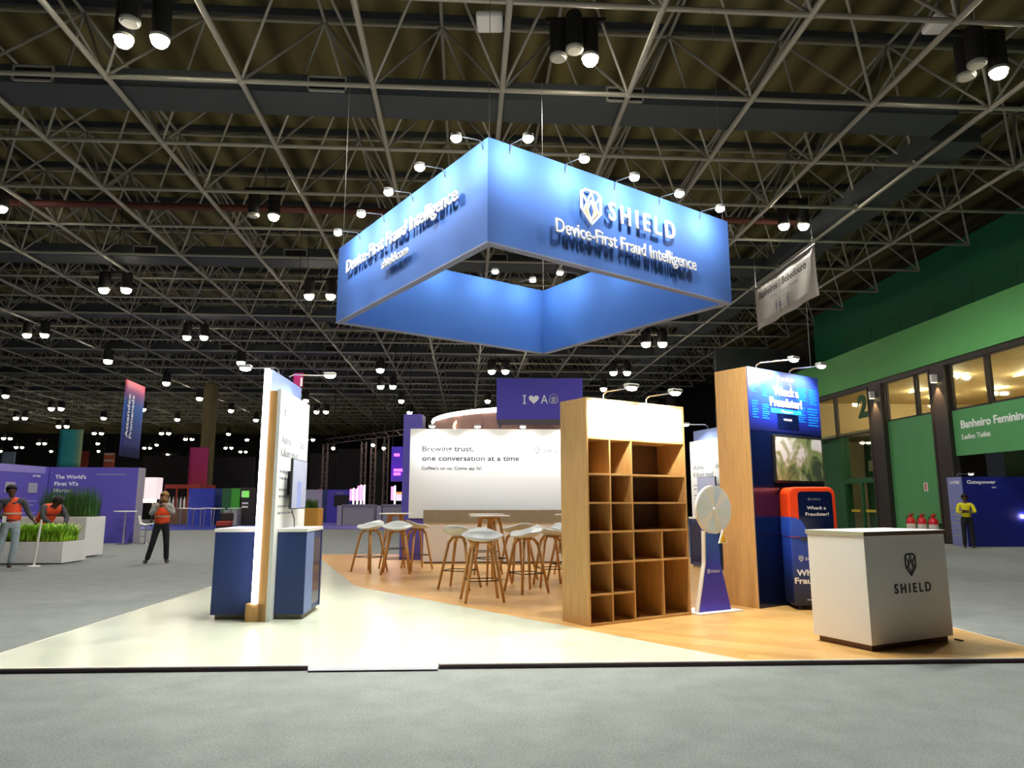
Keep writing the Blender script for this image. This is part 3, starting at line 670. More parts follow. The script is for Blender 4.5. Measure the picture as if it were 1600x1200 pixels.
for k, (x, y, a, lab) in enumerate(STOOLS):
    o = stool0 if k == 0 else copy_tree(stool0)
    o.location = (x, y, .04); o.rotation_euler = (0, 0, R(a)); o.scale = (1, 1, 1.06); tag(o, lab, 'bar stool', 'white shell bar stools')
for k, (x, y, a, lab) in enumerate(((-2.42, 15.0, 20, 'round white bar table on the left, by the end of the white wall'), (-.38, 12.45, 40, 'round white bar table in the middle, behind the nearest stool'),
                                    (-.50, 14.2, 10, 'round white bar table behind the middle one, near the bar'), (1.18, 13.9, 30, 'round white bar table partly behind the bookcase'))):
    o = table0 if k == 0 else copy_tree(table0)
    o.location = (x, y, .04); o.rotation_euler = (0, 0, R(a)); tag(o, lab, 'bar table', 'round white bar tables')

# ---------------------------------------------------------------- green building on the right
G0 = (14.95, 25.0, 0)
def gs(name, m, dims, label=None, parent=None, cat='wall', kind='structure'):
    o = box(name, m, dims, parent)
    if parent is None:
        o.location = G0; o.rotation_euler = (0, 0, TY); tag(o, label, cat, kind=kind)
    return o
gs('trim_60', 'green_light', (-.02, .5, -14, 13.5, 6.28, 7.85), 'light green fascia band running along the building', cat='fascia')
gs('trim_61', 'iron', (.05, .35, -14, 13.5, 6.1, 6.28), 'dark steel beam beneath the green fascia', cat='beam')
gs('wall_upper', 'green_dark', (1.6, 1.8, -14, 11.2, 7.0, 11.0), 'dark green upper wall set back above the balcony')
gs('trim_62', 'green_dark', (.5, 1.6, -14, 13.5, 7.0, 7.1), 'balcony floor behind the fascia', cat='balcony')
rl = empty('balcony_railing', G0, TY, 'thin dark railing standing on the green balcony', 'railing')
B().tube([(.4, -14, 8.75), (.4, 6, 8.75)], .02, 6).build('top_rail', 'green_deep', rl); B().tube([(.4, -14, 8.3), (.4, 6, 8.3)], .015, 6).build('middle_rail', 'green_deep', rl)
for y in range(-14, 7, 2): B().cyl((.4, y, 7.8), (.4, y, 8.76), .02, n=6).build('post', 'green_deep', rl)
gs('wall_end', 'duct', (-3.2, 1.6, 12.6, 12.9, 4.0, 9.6), 'dark grey cladding panel at the far end of the balcony')
gs('wall_end', 'iron', (1.3, 1.62, 11.2, 12.6, 6.9, 9.9), 'black upright at the end of the dark green wall')
gs('ceiling_lower', 'beige', (0.3, 9, -14, 13, 6.2, 6.27), 'beige ceiling of the lit upper room', cat='ceiling')
gs('floor_upper', 'ceil_in', (0.35, 9, -14, 13, 4.3, 4.45), 'floor of the lit upper room', cat='floor')
gs('wall_inner', 'beige', (8.9, 9, -14, 13, 4.45, 6.2), 'beige back wall of the lit upper room')
gs('wall_inner', 'beige', (.4, 9, 9.5, 9.6, 0, 6.2), 'beige cross wall inside the green building')
for k, (y0, y1, z0, z1) in enumerate(((-6.5, -2.75, 4.5, 6.1), (-2.65, -.95, 4.5, 6.1), (.05, .92, 4.55, 6.1), (1.0, 2.85, 4.55, 6.1), (3.95, 6.75, 4.25, 6.1), (6.85, 9.4, 4.25, 6.1))):
    wn = empty('window_%d' % (k+1), G0, TY, 'upper window pane of the green building, number %s from the camera' % ('one two three four five six'.split()[k]), 'window', kind='structure')
    box('pane', 'glass', (.12, .14, y0+.03, y1-.03, z0+.04, z1-.04), wn)
    B().box(.08, .18, y0, y1, z0, z0+.05).box(.08, .18, y0, y1, z1-.05, z1).box(.08, .18, y0, y0+.06, z0, z1).box(.08, .18, y1-.06, y1, z0, z1).build('window_frame', 'iron', wn)
for k, (y0, y1, lab) in enumerate(((-.9, -.02, 'dark steel pillar between the sign board and the green wall panel'), (2.92, 3.9, 'dark steel pillar between the green wall panel and the glass doors'))):
    pl = gs('pillar', 'iron', (-.06, .16, y0, y1, 0, 6.1), lab, cat='pillar')
    pf = B().box(-.09, -.06, y0, y0+.08, 0, 6.1).box(-.09, -.06, y1-.08, y1, 0, 6.1).build('flange', 'iron', pl)
    wl = empty('wall_lamp', (Matrix.Rotation(TY, 4, 'Z') @ Vector((-.17, (y0+y1)/2, 5.55)) + Vector(G0)).to_tuple(), TY, 'small square wall lamp shining down the %s pillar' % ('near', 'far')[k], 'wall lamp')
    box('lamp_body', 'white', (-.1, .1, -.06, .06, 0, .28), wl); box('lens', 'warm_strip', (-.08, .08, -.05, .05, -.01, 0), wl)
    light('SPOT', 220, (0, 0, -.05), wl, (.10, 0, -2), .04, 70, .6, (1, .65, .32))
gs('wall_right', 'green', (.10, .3, -.1, 2.95, 0, 4.55), 'green wall panel with the fire extinguishers')
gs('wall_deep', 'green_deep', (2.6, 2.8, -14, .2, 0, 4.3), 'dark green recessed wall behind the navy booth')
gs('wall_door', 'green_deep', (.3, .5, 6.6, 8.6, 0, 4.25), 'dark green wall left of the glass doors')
def gpt(x, y, z): return (Matrix.Rotation(TY, 4, 'Z') @ Vector((x, y, z)) + Vector(G0)).to_tuple()
# toilet sign board
sb = empty('sign_board', G0, TY-PI/2, 'green overhead board reading Banheiro Feminino and Ladies Toilet', 'sign')
box('board', 'green', (.92, 9.5, .05, .25, 2.95, 4.48), sb)
text('Banheiro Feminino', 'white_letter', sb, 1.3, 3.85, .25, 2.9, .05, .012, .022)
text('Ladies Toilet', 'white_letter', sb, 1.3, 3.48, .16, 1.3, .05, .012, .01)
# big number and stairs behind glass
nb = text('2', 'green_deep', None, 0, 0, .85, .72, 0, .02, .05, name='door_number'); nb.location = (Matrix.Rotation(TY, 4, 'Z') @ Vector((.05, 4.85, 4.95)) + Vector(G0)); nb.rotation_euler = (0, 0, TY-PI/2)
tag(nb, 'large dark green numeral 2 on the upper glass', 'number')
sr = empty('staircase', G0, TY, 'pale staircase seen through the dark glass doors', 'staircase')
B().prism([(6.4, 3.2), (5.2, 3.25), (3.7, 2.0), (3.7, 1.55), (5.3, 2.75), (6.4, 2.75)], 1.2, 1.35, 'YZ').build('stringer', 'beige', sr)
box('support_wall', 'beige', (1.2, 1.35, 3.72, 4.0, 0, 1.9), sr)
for k in range(6): box('step', 'ceil_in', (1.35, 2.4, 5.0-k*.24, 5.24-k*.24, 2.9-k*.2, 2.94-k*.2), sr)
dr = empty('door_1', G0, TY, 'glazed double door with yellow push bars', 'door', kind='structure')
box('glass_leaf', 'glass', (.16, .18, 3.9, 6.5, 0, 2.2), dr); B().box(.1, .22, 3.85, 6.6, 2.2, 2.42).box(.1, .22, 5.15, 5.25, 0, 2.2).box(.1, .22, 3.8, 3.9, 0, 4.25).box(.1, .22, 6.5, 6.6, 0, 4.25).build('door_frame', 'green_deep', dr)
K['push'] = mat('push_bar_yellow', 'c8b028', .4)
box('push_bar', 'push', (.10, .14, 3.98, 4.98, 1.0, 1.1), dr); box('push_bar', 'push', (.10, .14, 5.45, 6.1, 1.0, 1.1), dr)
box('transom_glass', 'glass', (.16, .18, 3.9, 6.5, 2.42, 4.2), dr)
t = empty('added_stair_lamp', gpt(2.2, 4.6, 4.22), TY, 'small lamp added to light the staircase behind the glass doors', 'lamp'); B().lathe([(.09, 0), (.11, .02), (.11, .08)], 12).build('lens', 'downlight', t); light('POINT', 40, (-.4, 0, -.2), t, size=.1, col=(1, .85, .6))  # added lamp, makes the dark stairs show through the glass
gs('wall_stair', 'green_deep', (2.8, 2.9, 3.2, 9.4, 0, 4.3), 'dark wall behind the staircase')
# lamps inside the upper room and under the fascia
for k, (x, y, L_) in enumerate(((2.5, -3.5, 0), (4.5, -1.2, 0), (2.2, 1.6, 1), (4.5, 1.0, 1), (3, 5.2, 1), (5, 6.8, 1), (6, 4.4, 1), (5.5, -4.5, 0))):
    t = empty('ceiling_strip' if L_ else 'ceiling_spot', gpt(x, y, 6.17), TY, 'warm lamp on the ceiling of the upper room behind the glass', 'ceiling lamp', 'warm lamps of the upper room')
    if L_: box('tube', 'warm_strip', (-.06, .06, -.6, .6, 0, .03), t)
    else: B().cyl((0, 0, 0), (0, 0, .04), .1, n=14).build('lens', 'downlight', t)
    light('POINT', 75 if L_ else 60, (0, 0, -.12), t, size=.15, col=(1, .82, .55))
for k, y in enumerate((9.2, 10.2, 11.4)):
    t = empty('downlight', gpt(-.0, y, 6.2), TY, 'small downlight under the far end of the green fascia', 'downlight', 'downlights under the fascia'); B().lathe([(.07, 0), (.09, .02), (.09, .08)], 12).build('lens', 'downlight', t)
t = empty('downlight', gpt(1.2, -3.3, 4.2), TY, 'lone downlight in the dark recess below the toilet sign', 'downlight'); B().lathe([(.07, 0), (.09, .02), (.09, .08)], 12).build('lens', 'downlight', t); light('SPOT', 60, (0, 0, -.05), t, (0, 0, -3), .05, 120)
# extinguishers
for k, (y, lab) in enumerate(((1.5, 'left'), (.85, 'middle'), (.22, 'right'))):
    e_ = empty('fire_extinguisher', gpt(-.22, y, .30), TY, 'red fire extinguisher on the green wall, %s one of three' % lab, 'fire extinguisher', 'red fire extinguishers on the green wall')
    B().lathe([(.10, 0), (.155, .03), (.155, .42), (.12, .52), (.05, .58), (.04, .62)], 20).build('cylinder', 'red', e_, True)
    B().box(-.05, .05, -.1, .05, .62, .66).box(-.03, .03, -.16, .02, .67, .70).build('valve_handle', 'red', e_)
    B().lathe([(.157, .12), (.157, .34)], 20).build('paper_label', 'label', e_)
    B().tube([(0, .06, .64), (-.03, .18, .58), (-.04, .22, .35), (-.02, .18, .15)], .014, 8).build('hose', 'black', e_)
    box('wall_bracket', 'black', (.13, .32, -.04, .04, .3, .36), e_)
sq = empty('fire_notice', gpt(.09, .9, 1.95), TY-PI/2, 'small pale notice on the green wall above the extinguishers', 'notice')
box('notice_board', 'label', (-.11, .11, -.015, 0, -.16, .16), sq); box('notice_symbol', 'red', (-.03, .03, -.018, -.015, -.11, .11), sq)
# navy booth wall
nv = empty('navy_booth_wall', (14.60, 23.2, 0), TY-.05, 'dark navy booth wall with pale printed side panel at the right edge', 'booth wall')
box('front_panel', 'navy_booth', (0, 7, 0, .72, .0, 2.22), nv)
K['lilac'] = mat('lilac_panel', '7880b8', .6); box('side_panel', 'lilac', (-.02, 0, .0, .76, 0, 2.22), nv)
text('Gatepower', 'white_letter', nv, .15, 2.0, .11, .95, 0, .004, .02); text('sec', 'white_letter', nv, .95, 1.86, .06, .15, 0, .004, .01)
text('OTRS', 'ink_faint', nv, 2.35, 1.98, .08, .3, 0, .004, .02)
b = B(); 
for k, z in enumerate((1.2, .98, .85, .7, .55, .4, .3)): b.box(-.024, -.02, .12, .7-(k % 3)*.1, z, z+.05)
b.build('small_print', 'ink_faint', nv)
sp_ = empty('side_print', (-.02, .72, 0), -PI/2); sp_.parent = nv
text('OTRS', 'white_letter', sp_, .1, 2.0, .09, .5, -.001, .004, .02)
arm_lamp(nv, .05, .3, 2.22, .3, -.25, L=False, lens='flood_lens')
B().lathe([(.03, 0), (.05, .03), (.05, .1)], 12).build('neon_tag', 'lens_mauve', nv, loc=(1.85, -.02, .9))
# white hanging banner
hb = empty('hanging_banner', (8.46, 18.9, 0), PI/2+.06, 'white hanging banner reading Banheiros / Bebedouro on the truss', 'hanging banner')
K['cloth'] = mat('banner_cloth', 'd4d0c8', .8, var=.05, vscale=2)
def wavy(x0, x1, z0, z1, amp, name, m, parent, y=0, n=16):
    b = B(); rows = []
    for i in range(n+1):
        x = x0+(x1-x0)*i/n; rows.append([(x, y+amp*math.sin(i*1.1+k*.4)*k/6, z1+(z0-z1)*k/6) for k in range(7)])
    vs = [[b.bm.verts.new(p) for p in r] for r in rows]
    for i in range(n):
        for k in range(6): b.bm.faces.new((vs[i][k], vs[i+1][k], vs[i+1][k+1], vs[i][k+1]))
    o = b.build(name, m, parent, True); s = o.modifiers.new('t', 'SOLIDIFY'); s.thickness = .006; return o
hb.rotation_euler = (0, 0, -PI/2+.06); hb.location = (8.2, 23.1, 0)
wavy(0, 4.2, 7.05, 8.5, .04, 'cloth', 'cloth', hb)
B().cyl((-.05, 0, 8.52), (4.25, 0, 8.52), .02, n=8).build('top_rod', 'steel', hb)
for x in (.1, 4.1): B().cyl((x, 0, 8.52), (x, 0, 12.7), .008, n=5).build('hanging_wire', 'steel', hb)
text('Banheiros / Bebedouro', 'ink_dark', hb, .45, 8.0, .22, 3.3, -.05, .003, .012); text('Toilets / Drinking Fountain', 'ink_faint', hb, 1.3, 7.78, .09, 1.9, -.05, .003, .004)
def pict(x, skirt):
    b = B().ball((x, -.05, 7.62), .045, (1, .1, 1), 10)
    b.prism([(x-.06, 7.55), (x+.06, 7.55), (x+(.11 if skirt else .05), 7.36), (x+.03, 7.36), (x+.03, 7.2), (x-.03, 7.2), (x-.03, 7.36), (x-(.11 if skirt else .05), 7.36)], -.055, -.05, 'XZ'); b.build('pictogram', 'ink_faint', hb)
pict(1.7, False); pict(1.95, True); pict(2.5, False)
B().tube([(3.5, 0, 7.05), (3.5, 0, 5.2)], .012, 6).build('drop_cable', 'steel', hb)

# ---------------------------------------------------------------- purple booth on the left
vb = empty('purple_booth', (-16.2, 25.0, 0), R(7), 'large purple booth wall with white heading behind the tall planter', 'booth')
box('front_wall', 'violet', (0, 2.95, 0, .6, 0, 2.62), vb); box('end_panel', 'grey_panel', (2.95, 2.97, -.01, .6, 0, 2.62), vb)
sw = empty('side_wall_frame', (0, 0, 0), R(-83-7+2)); sw.parent = vb
sw.rotation_euler = (0, 0, R(90-7)); sw.location = (-.44, -3.6, 0)
box('side_wall', 'violet', (-1.2, 3.6, 0, .12, 0, 2.62), sw)
box('top_band', 'violet2', (-1.2, 3.4, -.006, 0, 2.38, 2.62), sw)
for x in (.5, 1.5, 2.6): box('poster', 'violet2' if x < 1 else 'grey_panel', (x, x+.45, -.012, 0, 1.72, 2.05), sw)
text('OTRS', 'white_letter', sw, 2.75, 2.25, .07, .4, -.01, .004, .01)
for k in range(6): box('small_print', 'violet2', (2.2, 3.1-(k % 3)*.15, -.006, 0, 1.42-k*.13, 1.47-k*.13), sw)
for s_, z, w_ in (("The World's", 2.22, 1.02), ("First Vi's", 1.98, .78), ('Market', 1.74, .62), ('Place', 1.50, .5)):
    text(s_, 'white_letter', vb, .20, z, .13, w_, -.001, .004, .02)
box('small_heading', 'ink_faint', (1.55, 2.55, -.004, 0, 2.36, 2.39), vb)
shield(vb, 'ink_faint', .10, 2.42, .06, -.001, .003, None)

def blades(name, m, parent, x0, x1, y0, y1, z, h, n, lean, wd=.012, droop=0, k=5):
    b = B()
    for _ in range(n):
        x, y = random.uniform(x0, x1), random.uniform(y0, y1); a = random.uniform(0, 2*PI); L = h*random.uniform(.6, 1.05); le = lean*random.uniform(.3, 1.1)
        dx, dy = math.cos(a), math.sin(a); pv = None
        for q in range(k+1):
            t = q/k; r = le*L*t**1.6; zz = z+L*(t-droop*t*t); w_ = wd*(1-t*.9)
            c = Vector((x+dx*r, y+dy*r, zz)); s_ = Vector((-dy, dx, 0))*w_
            cur = (b.bm.verts.new(c-s_), b.bm.verts.new(c+s_))
            if pv: b.bm.faces.new((pv[0], pv[1], cur[1], cur[0]))
            pv = cur
    return b.build(name, m, parent, keep=True)
pt = empty('tall_planter', (-10.95, 18.6, 0), R(2), 'tall white square planter with dark reeds, left of the woman', 'planter')
box('planter_box', 'planter', (-2.0, 0, -.02, .9, .03, 1.03), pt, bevel=.01); box('soil', 'brown', (-1.95, -.05, .03, .85, 1.03, 1.04), pt)
for x in (-1.9, -.1): B().cyl((x, .05, 0), (x, .05, .04), .04, n=10).build('caster', 'black', pt)
rd = empty('reed_plant', (-11.75, 18.95, 1.04), 0, 'dense dark green reeds standing in the tall white planter', 'plant')
blades('foliage', 'grass', rd, -.55, .78, -.28, .3, 0, .78, 1100, .16, .010)
for y_, x_ in ((0, 0),): pass
lp = empty('low_planter', (-9.75, 16.75, 0), R(2), 'low white trough planter with bright ferns behind the man in the orange vest', 'planter')
box('planter_box', 'planter', (-4.0, -.60, 0, 1.0, .02, .50), lp, bevel=.01); box('soil', 'brown', (-3.95, -.65, .05, .95, .50, .51), lp)
for cx in (-.2, -.9, -1.6):
    f = empty('fern', (-10.55+cx, 17.1, .51), 0, {-.2: 'bright green fern at the right end of the low planter', -.9: 'bright green fern in the middle of the low planter, beside the white post', -1.6: 'bright green fern at the left edge of the photo behind the man'}[cx], 'plant', 'ferns in the low planter')
    blades('foliage', 'fern', f, -.32, .32, -.3, .3, 0, .72, 460, .75, .024, .45)
for k, (x, lab) in enumerate(((-10.56, 'white barrier post standing right of the man in the orange vest'), (-11.72, 'white barrier post at the left edge of the photo'))):
    s_ = empty('barrier_post', (x, 16.1, 0), 0, lab, 'barrier post')
    B().cyl((0, 0, .015), (.06, 0, 1.02), .022, n=12).build('post', 'white', s_); B().lathe([(.12, 0), (.13, .005), (.12, .02), (.03, .03)], 20).build('base', 'white', s_)
# high table and chair beside the purple wall
ht = empty('high_table', (-13.2, 24.6, 0), 0, 'round white high table on a chrome stem before the purple wall', 'high table')
B().lathe([(.36, 1.08), (.37, 1.09), (.37, 1.11), (.36, 1.115)], 28).build('tabletop', 'white', ht); B().cyl((0, 0, .02), (0, 0, 1.08), .035, n=12).build('stem', 'chrome', ht); B().lathe([(.24, 0), (.24, .01), (.06, .03)], 24).build('foot_plate', 'chrome', ht)
hc = empty('high_stool', (-12.55, 24.8, 0), R(200), 'white shell high stool on chrome stem beside the high table', 'stool')
b = B().prism([(-.20, .70), (.02, .66), (.16, .70), (.22, .95), (.26, .95), (.20, .66), (.04, .62), (-.22, .66)], -.2, .2, 'XZ'); b.build('seat_shell', 'white', hc, bevel=.02)
B().cyl((0, 0, .02), (0, 0, .63), .03, n=12).build('stem', 'chrome', hc); B().lathe([(.21, 0), (.21, .01), (.05, .035)], 24).build('foot_plate', 'chrome', hc); B().tube([(0, -.16, .25), (.16, -.16, .25), (.16, .16, .25), (0, .16, .25)], .012, 8).build('footrest', 'chrome', hc)

# ---------------------------------------------------------------- hanging banners far left and others
def banner(name, px0, px1, top, bot, Y, m, label, rz=0, wire=True):
    """a hanging cloth banner between two photo columns at depth Y"""
    def XZ(px, py):
        r = ray(px, py); t = Y/r[1]; return r[0]*t, 1.4+r[2]*t
    x0, z1 = XZ(px0, top); x1, z0 = XZ(px1, bot)
    b_ = empty(name, (x0, Y, 0), rz, label, 'hanging banner')
    wd = (x1-x0)/max(.3, math.cos(rz))
    wavy(0, wd, z0, z1, .02, 'cloth', m, b_, n=6)
    if wire:
        for x in (.03, wd-.03): B().cyl((x, 0, z1), (x, 0, 12.7), .01, n=4).build('hanging_wire', 'black', b_)
    return b_, wd, z0, z1
K['ban_blue'] = ramp_mat('banner_blue_red', 2, 3.2, 6.6, [(0, '2a2858'), (.3, '2c3c80'), (.72, '3460ac'), (.88, '8a4a7a'), (1, 'd84858')], .7)
bb, wd, z0, z1 = banner('hanging_banner', 197, 211, 592, 712, 30, 'ban_blue', 'long blue banner with red top and upright white lettering, far left', R(98))
for k, s_ in enumerate(('Attendee', 'Promenade')):
    text(s_, 'white_letter', bb, .55+.42*k, z0+.8, .27, 1.9, -.05, .004, .02, rot=PI/2)
K['ban_teal'] = ramp_mat('banner_teal', 0, 0, 1.6, [(0, '1c8494'), (.6, '2c8c8c'), (1, '8a8a4c')], .7)
banner('hanging_banner', 94, 125, 671, 731, 44, 'ban_teal', 'teal and ochre banner hanging above the purple booth')
K['ban_red'] = mat('banner_red', 'a03828', .7); K['ban_or'] = mat('banner_orange', 'c85a38', .7); K['ban_grey'] = mat('banner_grey', '6a7c90', .7); K['ban_pink'] = ramp_mat('banner_magenta', 2, 2.2, 5.0, [(0, 'a05030'), (.2, '98204c'), (1, 'a8206c')], .7)
banner('hanging_banner', 122, 137, 705, 731, 52, 'ban_red', 'small dark red banner right of the teal banner')
b1, wd, z0, z1 = banner('hanging_banner', 163, 178, 708, 731, 50, 'ban_or', 'small orange and white striped banner above the purple booth')
for z in (z0+.45, z0+.9): box('stripe', 'label', (.05, wd-.05, -.06, -.05, z, z+.12), b1)
banner('hanging_banner', 2, 23, 706, 726, 44, 'ban_grey', 'small grey blue banner at the left edge above the purple booth')
banner('hanging_banner', 297, 322, 699, 766, 48, 'ban_pink', 'magenta banner with orange foot beside the beige column')
K['ban_mag'] = mat('banner_hot_pink', 'b81c70', .7)
b2, wd, z0, z1 = banner('hanging_banner', 459, 473, 583, 606, 24, 'ban_mag', 'small magenta banner tip above the left LED tower')
box('stripe', 'white_letter', (wd-.08, wd-.01, -.04, -.03, z0+.05, z0+.35), b2)

# ---------------------------------------------------------------- far end of the hall
def at(px, py, Y):
    r = ray(px, py); t = Y/r[1]; return r[0]*t, 1.4+r[2]*t
def far_box(name, m, px0, px1, top, Y, dep, label, cat, bot=None, parent=None, rz=0):
    x0, z1 = at(px0, top, Y); x1, _ = at(px1, top, Y); z0 = 0 if bot is None else at(px0, bot, Y)[1]
    e_ = empty(name, (x0, Y, 0), rz, label, cat)
    return e_, x1-x0, z0, z1, dep
def simple(name, body, m, px0, px1, top, Y, dep, label, cat, bot=None, bevel=0):
    e_, wd, z0, z1, d = far_box(name, m, px0, px1, top, Y, dep, label, cat, bot)
    box(body, m, (0, wd, 0, d, z0, z1), e_, bevel=bevel); return e_, wd, z0, z1
K['lantern'] = mat('lantern_shade', 'e8e0e4', .6, emit='ffe8e4', es=.5)
e_, wd, z0, z1 = simple('lantern_cube', 'shade', 'lantern', 225, 246, 746, 42, .7, 'glowing white cube lantern behind the woman in the orange vest', 'lantern', 780)
B().cyl((wd/2, .5, 0), (wd/2, .5, z0), .05, n=8).build('stem', 'iron', e_)
for k in range(5): B().ball((wd*(.1+.2*k), .1, z0-.1), .09, n=8).build('bulb', 'downlight', e_)
e_, wd, z0, z1 = simple('bar_kiosk', 'roof', 'ban_red', 258, 312, 757, 46, 2.5, 'dark red bar kiosk with white bottles behind the woman', 'kiosk', 763)
box('counter_front', 'brown', (0, wd, 0, .5, 0, 1.05), e_); box('back_wall', 'iron', (0, wd, 2.3, 2.5, 0, z0), e_)
for k in range(9): B().lathe([(.07, 0), (.07, .5), (.03, .62), (.03, .7)], 8).build('bottle', 'label', e_, loc=(.25+k*.24, .25, 1.05))
for k in range(4): box('post', 'ban_red', (k*wd/3.05, k*wd/3.05+.08, 0, .08, 1.05, z0), e_)
K['col_beige'] = mat('column_beige', '6e6340', .8)
e_, wd, z0, z1 = simple('hall_column', 'shaft', 'col_beige', 320, 336, 600, 50, .7, 'tall beige concrete column beside the magenta banner', 'column')
K['curtain'] = mat('dark_curtain', '201f22', .9, var=.3, vscale=3, grain=(6, 6, .2))
simple('curtain_wall', 'curtain', 'curtain', 332, 397, 714, 52, .3, 'wide dark curtain wall behind the LED tower, left of it', 'curtain')
simple('curtain_wall', 'curtain', 'curtain', 225, 297, 712, 60, .3, 'dark curtain wall behind the kiosk and white lantern', 'curtain')
e_, wd, z0, z1 = simple('blue_booth', 'back_panel', 'royal', 296, 335, 763, 44, .3, 'bright blue booth panel below the magenta banner', 'booth')
simple('dark_booth', 'back_panel', 'navy', 335, 350, 763, 45, .3, 'narrow dark navy booth panel right of the blue one', 'booth')
K['lime'] = mat('green_booth', '3c9a2c', .6)
e_, wd, z0, z1 = simple('green_booth', 'back_panel', 'green_deep', 348, 362, 763, 44, .3, 'small green booth left of the LED tower', 'booth'); box('front_panel', 'lime', (wd, wd*2.1, 0, .3, .9, z1), e_); box('counter', 'grey_desk', (wd*.7, wd*2.3, -.6, -.05, 0, .95), e_)
e_, wd, z0, z1 = simple('logo_booth', 'back_panel', 'iron', 376, 400, 762, 44, .3, 'dark booth panel with a glowing green square logo', 'booth'); K['lime_e'] = mat('lime_logo', '7ad85c', .5, emit='7ad85c', es=.5)
box('logo', 'lime_e', (.15, .55, -.02, 0, 1.7, 2.1), e_); box('logo_edge', 'white_letter', (.08, .15, -.02, 0, 1.72, 2.08), e_)
for k in range(2): box('lettering', 'white_letter', (.15, .52, -.02, 0, 1.3-k*.22, 1.4-k*.22), e_)
# row of high tables far left
hts = []
for k, (px, Yd) in enumerate(((288, 40), (308, 38), (325, 41), (340, 39), (366, 40))):
    x, _ = at(px, 800, Yd)
    t = empty('high_table', (x, Yd, 0), 0, 'small distant high table in front of the %s' % ('kiosk', 'left part of the blue booth', 'right part of the blue booth', 'navy booth', 'green booth')[k], 'high table', 'distant high tables')
    B().lathe([(.36, 1.05), (.36, 1.1)], 16).build('tabletop', 'white', t)
    for sx in (-.22, .22): B().cyl((sx, 0, 0), (sx*.8, 0, 1.05), .03, n=8).build('leg', 'chrome', t)
x, _ = at(352, 800, 38.5)
t = empty('armchair', (x, 38.5, 0), 0, 'dark red low armchair between the distant high tables', 'armchair'); box('seat', 'ban_red', (-.35, .35, -.3, .3, .15, .42), t, bevel=.05); box('backrest', 'iron', (-.35, .35, .2, .35, .42, .85), t, bevel=.05); box('frame', 'black', (-.33, .33, -.28, .28, 0, .15), t)
# planter behind the inner counter
pq = empty('oak_planter', (-4.6, 17.4, 0), 0, 'square oak planter on the carpet just behind the left LED tower', 'planter')
x0 = at(467, 800, 15.5)[0]; x1 = at(497, 800, 15.5)[0]
pq.location = (x0, 15.5, 0); box('planter_box', 'planter_oak', (0, x1-x0, 0, .42, .04, 1.28), pq, bevel=.005); box('base_board', 'plinth', (.02, x1-x0-.02, .02, .4, 0, .04), pq)
f = empty('fern', (x0+.2, 15.7, 1.28), 0, 'small dark leafy plant in the square oak planter', 'plant'); blades('foliage', 'grass', f, -.14, .14, -.14, .14, 0, .3, 160, .6, .012, .3)
pq.location.x = x0
# grey slatted screen wall, navy booth, desks with tall pink lamps
e_, wd, z0, z1 = simple('grey_screen', 'panel', 'grey_panel', 478, 503, 765, 46, .2, 'grey panel wall behind the plant in the oak planter', 'booth')
e_, wd, z0, z1 = simple('navy_kiosk', 'back_panel', 'violet_hdr', 512, 548, 765, 50, .4, 'violet kiosk with dark screen behind the left grey desk', 'booth')
box('screen', 'black', (wd*.3, wd*.95, -.05, 0, 1.1, 1.9), e_); box('side_panel', 'navy', (-.5, 0, 0, .4, 0, z1), e_); box('post', 'ban_or', (-.6, -.5, 0, .3, 0, z1+.1), e_)
box('lettering', 'ink_faint', (wd*.4, wd*.7, -.06, -.05, 2.0, 2.08), e_)
K['pink_tube'] = emis('pink_tube', 'ff9ae0', 1.1); K['white_tube'] = emis('white_tube', 'fff0f4', 2.2)
def desk(px0, px1, Yd, lab):
    e_, wd, z0, z1 = simple('grey_desk', 'desk_body', 'grey_desk', px0, px1, 790, Yd, .8, lab, 'desk')
    box('desktop', 'grey_panel', (-.05, wd+.05, -.1, .85, z1, z1+.06), e_); box('side_panel', 'grey_panel', (-.35, -.06, 0, .8, 0, z1), e_)
    return e_, wd, z1
e_, wd, zt = desk(536, 584, 44, 'long grey desk on the purple carpet with glowing tube lamps on top, left one')
def tubes(px, Yd, zt, lab, hgt=1.15):
    x, _ = at(px, 780, Yd); t = empty('tube_lamp', (x, Yd+.3, zt+.06), 0, lab, 'tube lamp', 'glowing tube lamps on the far desks')
    B().cyl((0, 0, 0), (0, 0, .03), .16, n=14).build('base', 'chrome', t); B().cyl((.06, 0, .03), (.06, 0, hgt), .045, n=10).build('white_tube', 'white_tube', t); B().cyl((-.08, 0, .25), (-.08, 0, hgt-.05), .10, n=10).build('pink_shade', 'pink_tube', t)
for px, lab in ((549, 'first glowing pink and white tube lamp from the left on the left grey desk'), (555, 'second tube lamp from the left on the left grey desk'), (561, 'third tube lamp from the left on the left grey desk'), (566, 'rightmost tube lamp on the left grey desk')): tubes(px, 44, zt, lab, 1.0 if px < 558 else 1.2)
e_, wd, zt = desk(598, 640, 42, 'grey desk with tube lamp and orange screen, beside the white wall')
tubes(614, 42, zt, 'lone tube lamp on the right grey desk, left of the orange screen', 1.1)
tubes(634, 42, zt, 'pink tube lamp on the right grey desk, next to the white wall', 1.1)
t = empty('desk_screen', (at(624, 780, 42)[0], 42.3, zt+.06), 0, 'small orange topped screen on the right grey desk', 'screen'); K['scr_or'] = emis('orange_screen', 'ff9a5a', .8); K['scr_wh'] = emis('pale_screen', 'e8d8f0', .7)
box('casing', 'black', (-.25, .35, 0, .06, .2, .75), t); box('screen', 'scr_wh', (-.23, .33, -.01, 0, .22, .6), t); box('screen_band', 'scr_or', (-.23, .33, -.01, 0, .6, .73), t); box('foot', 'black', (0, .1, 0, .1, 0, .2), t)
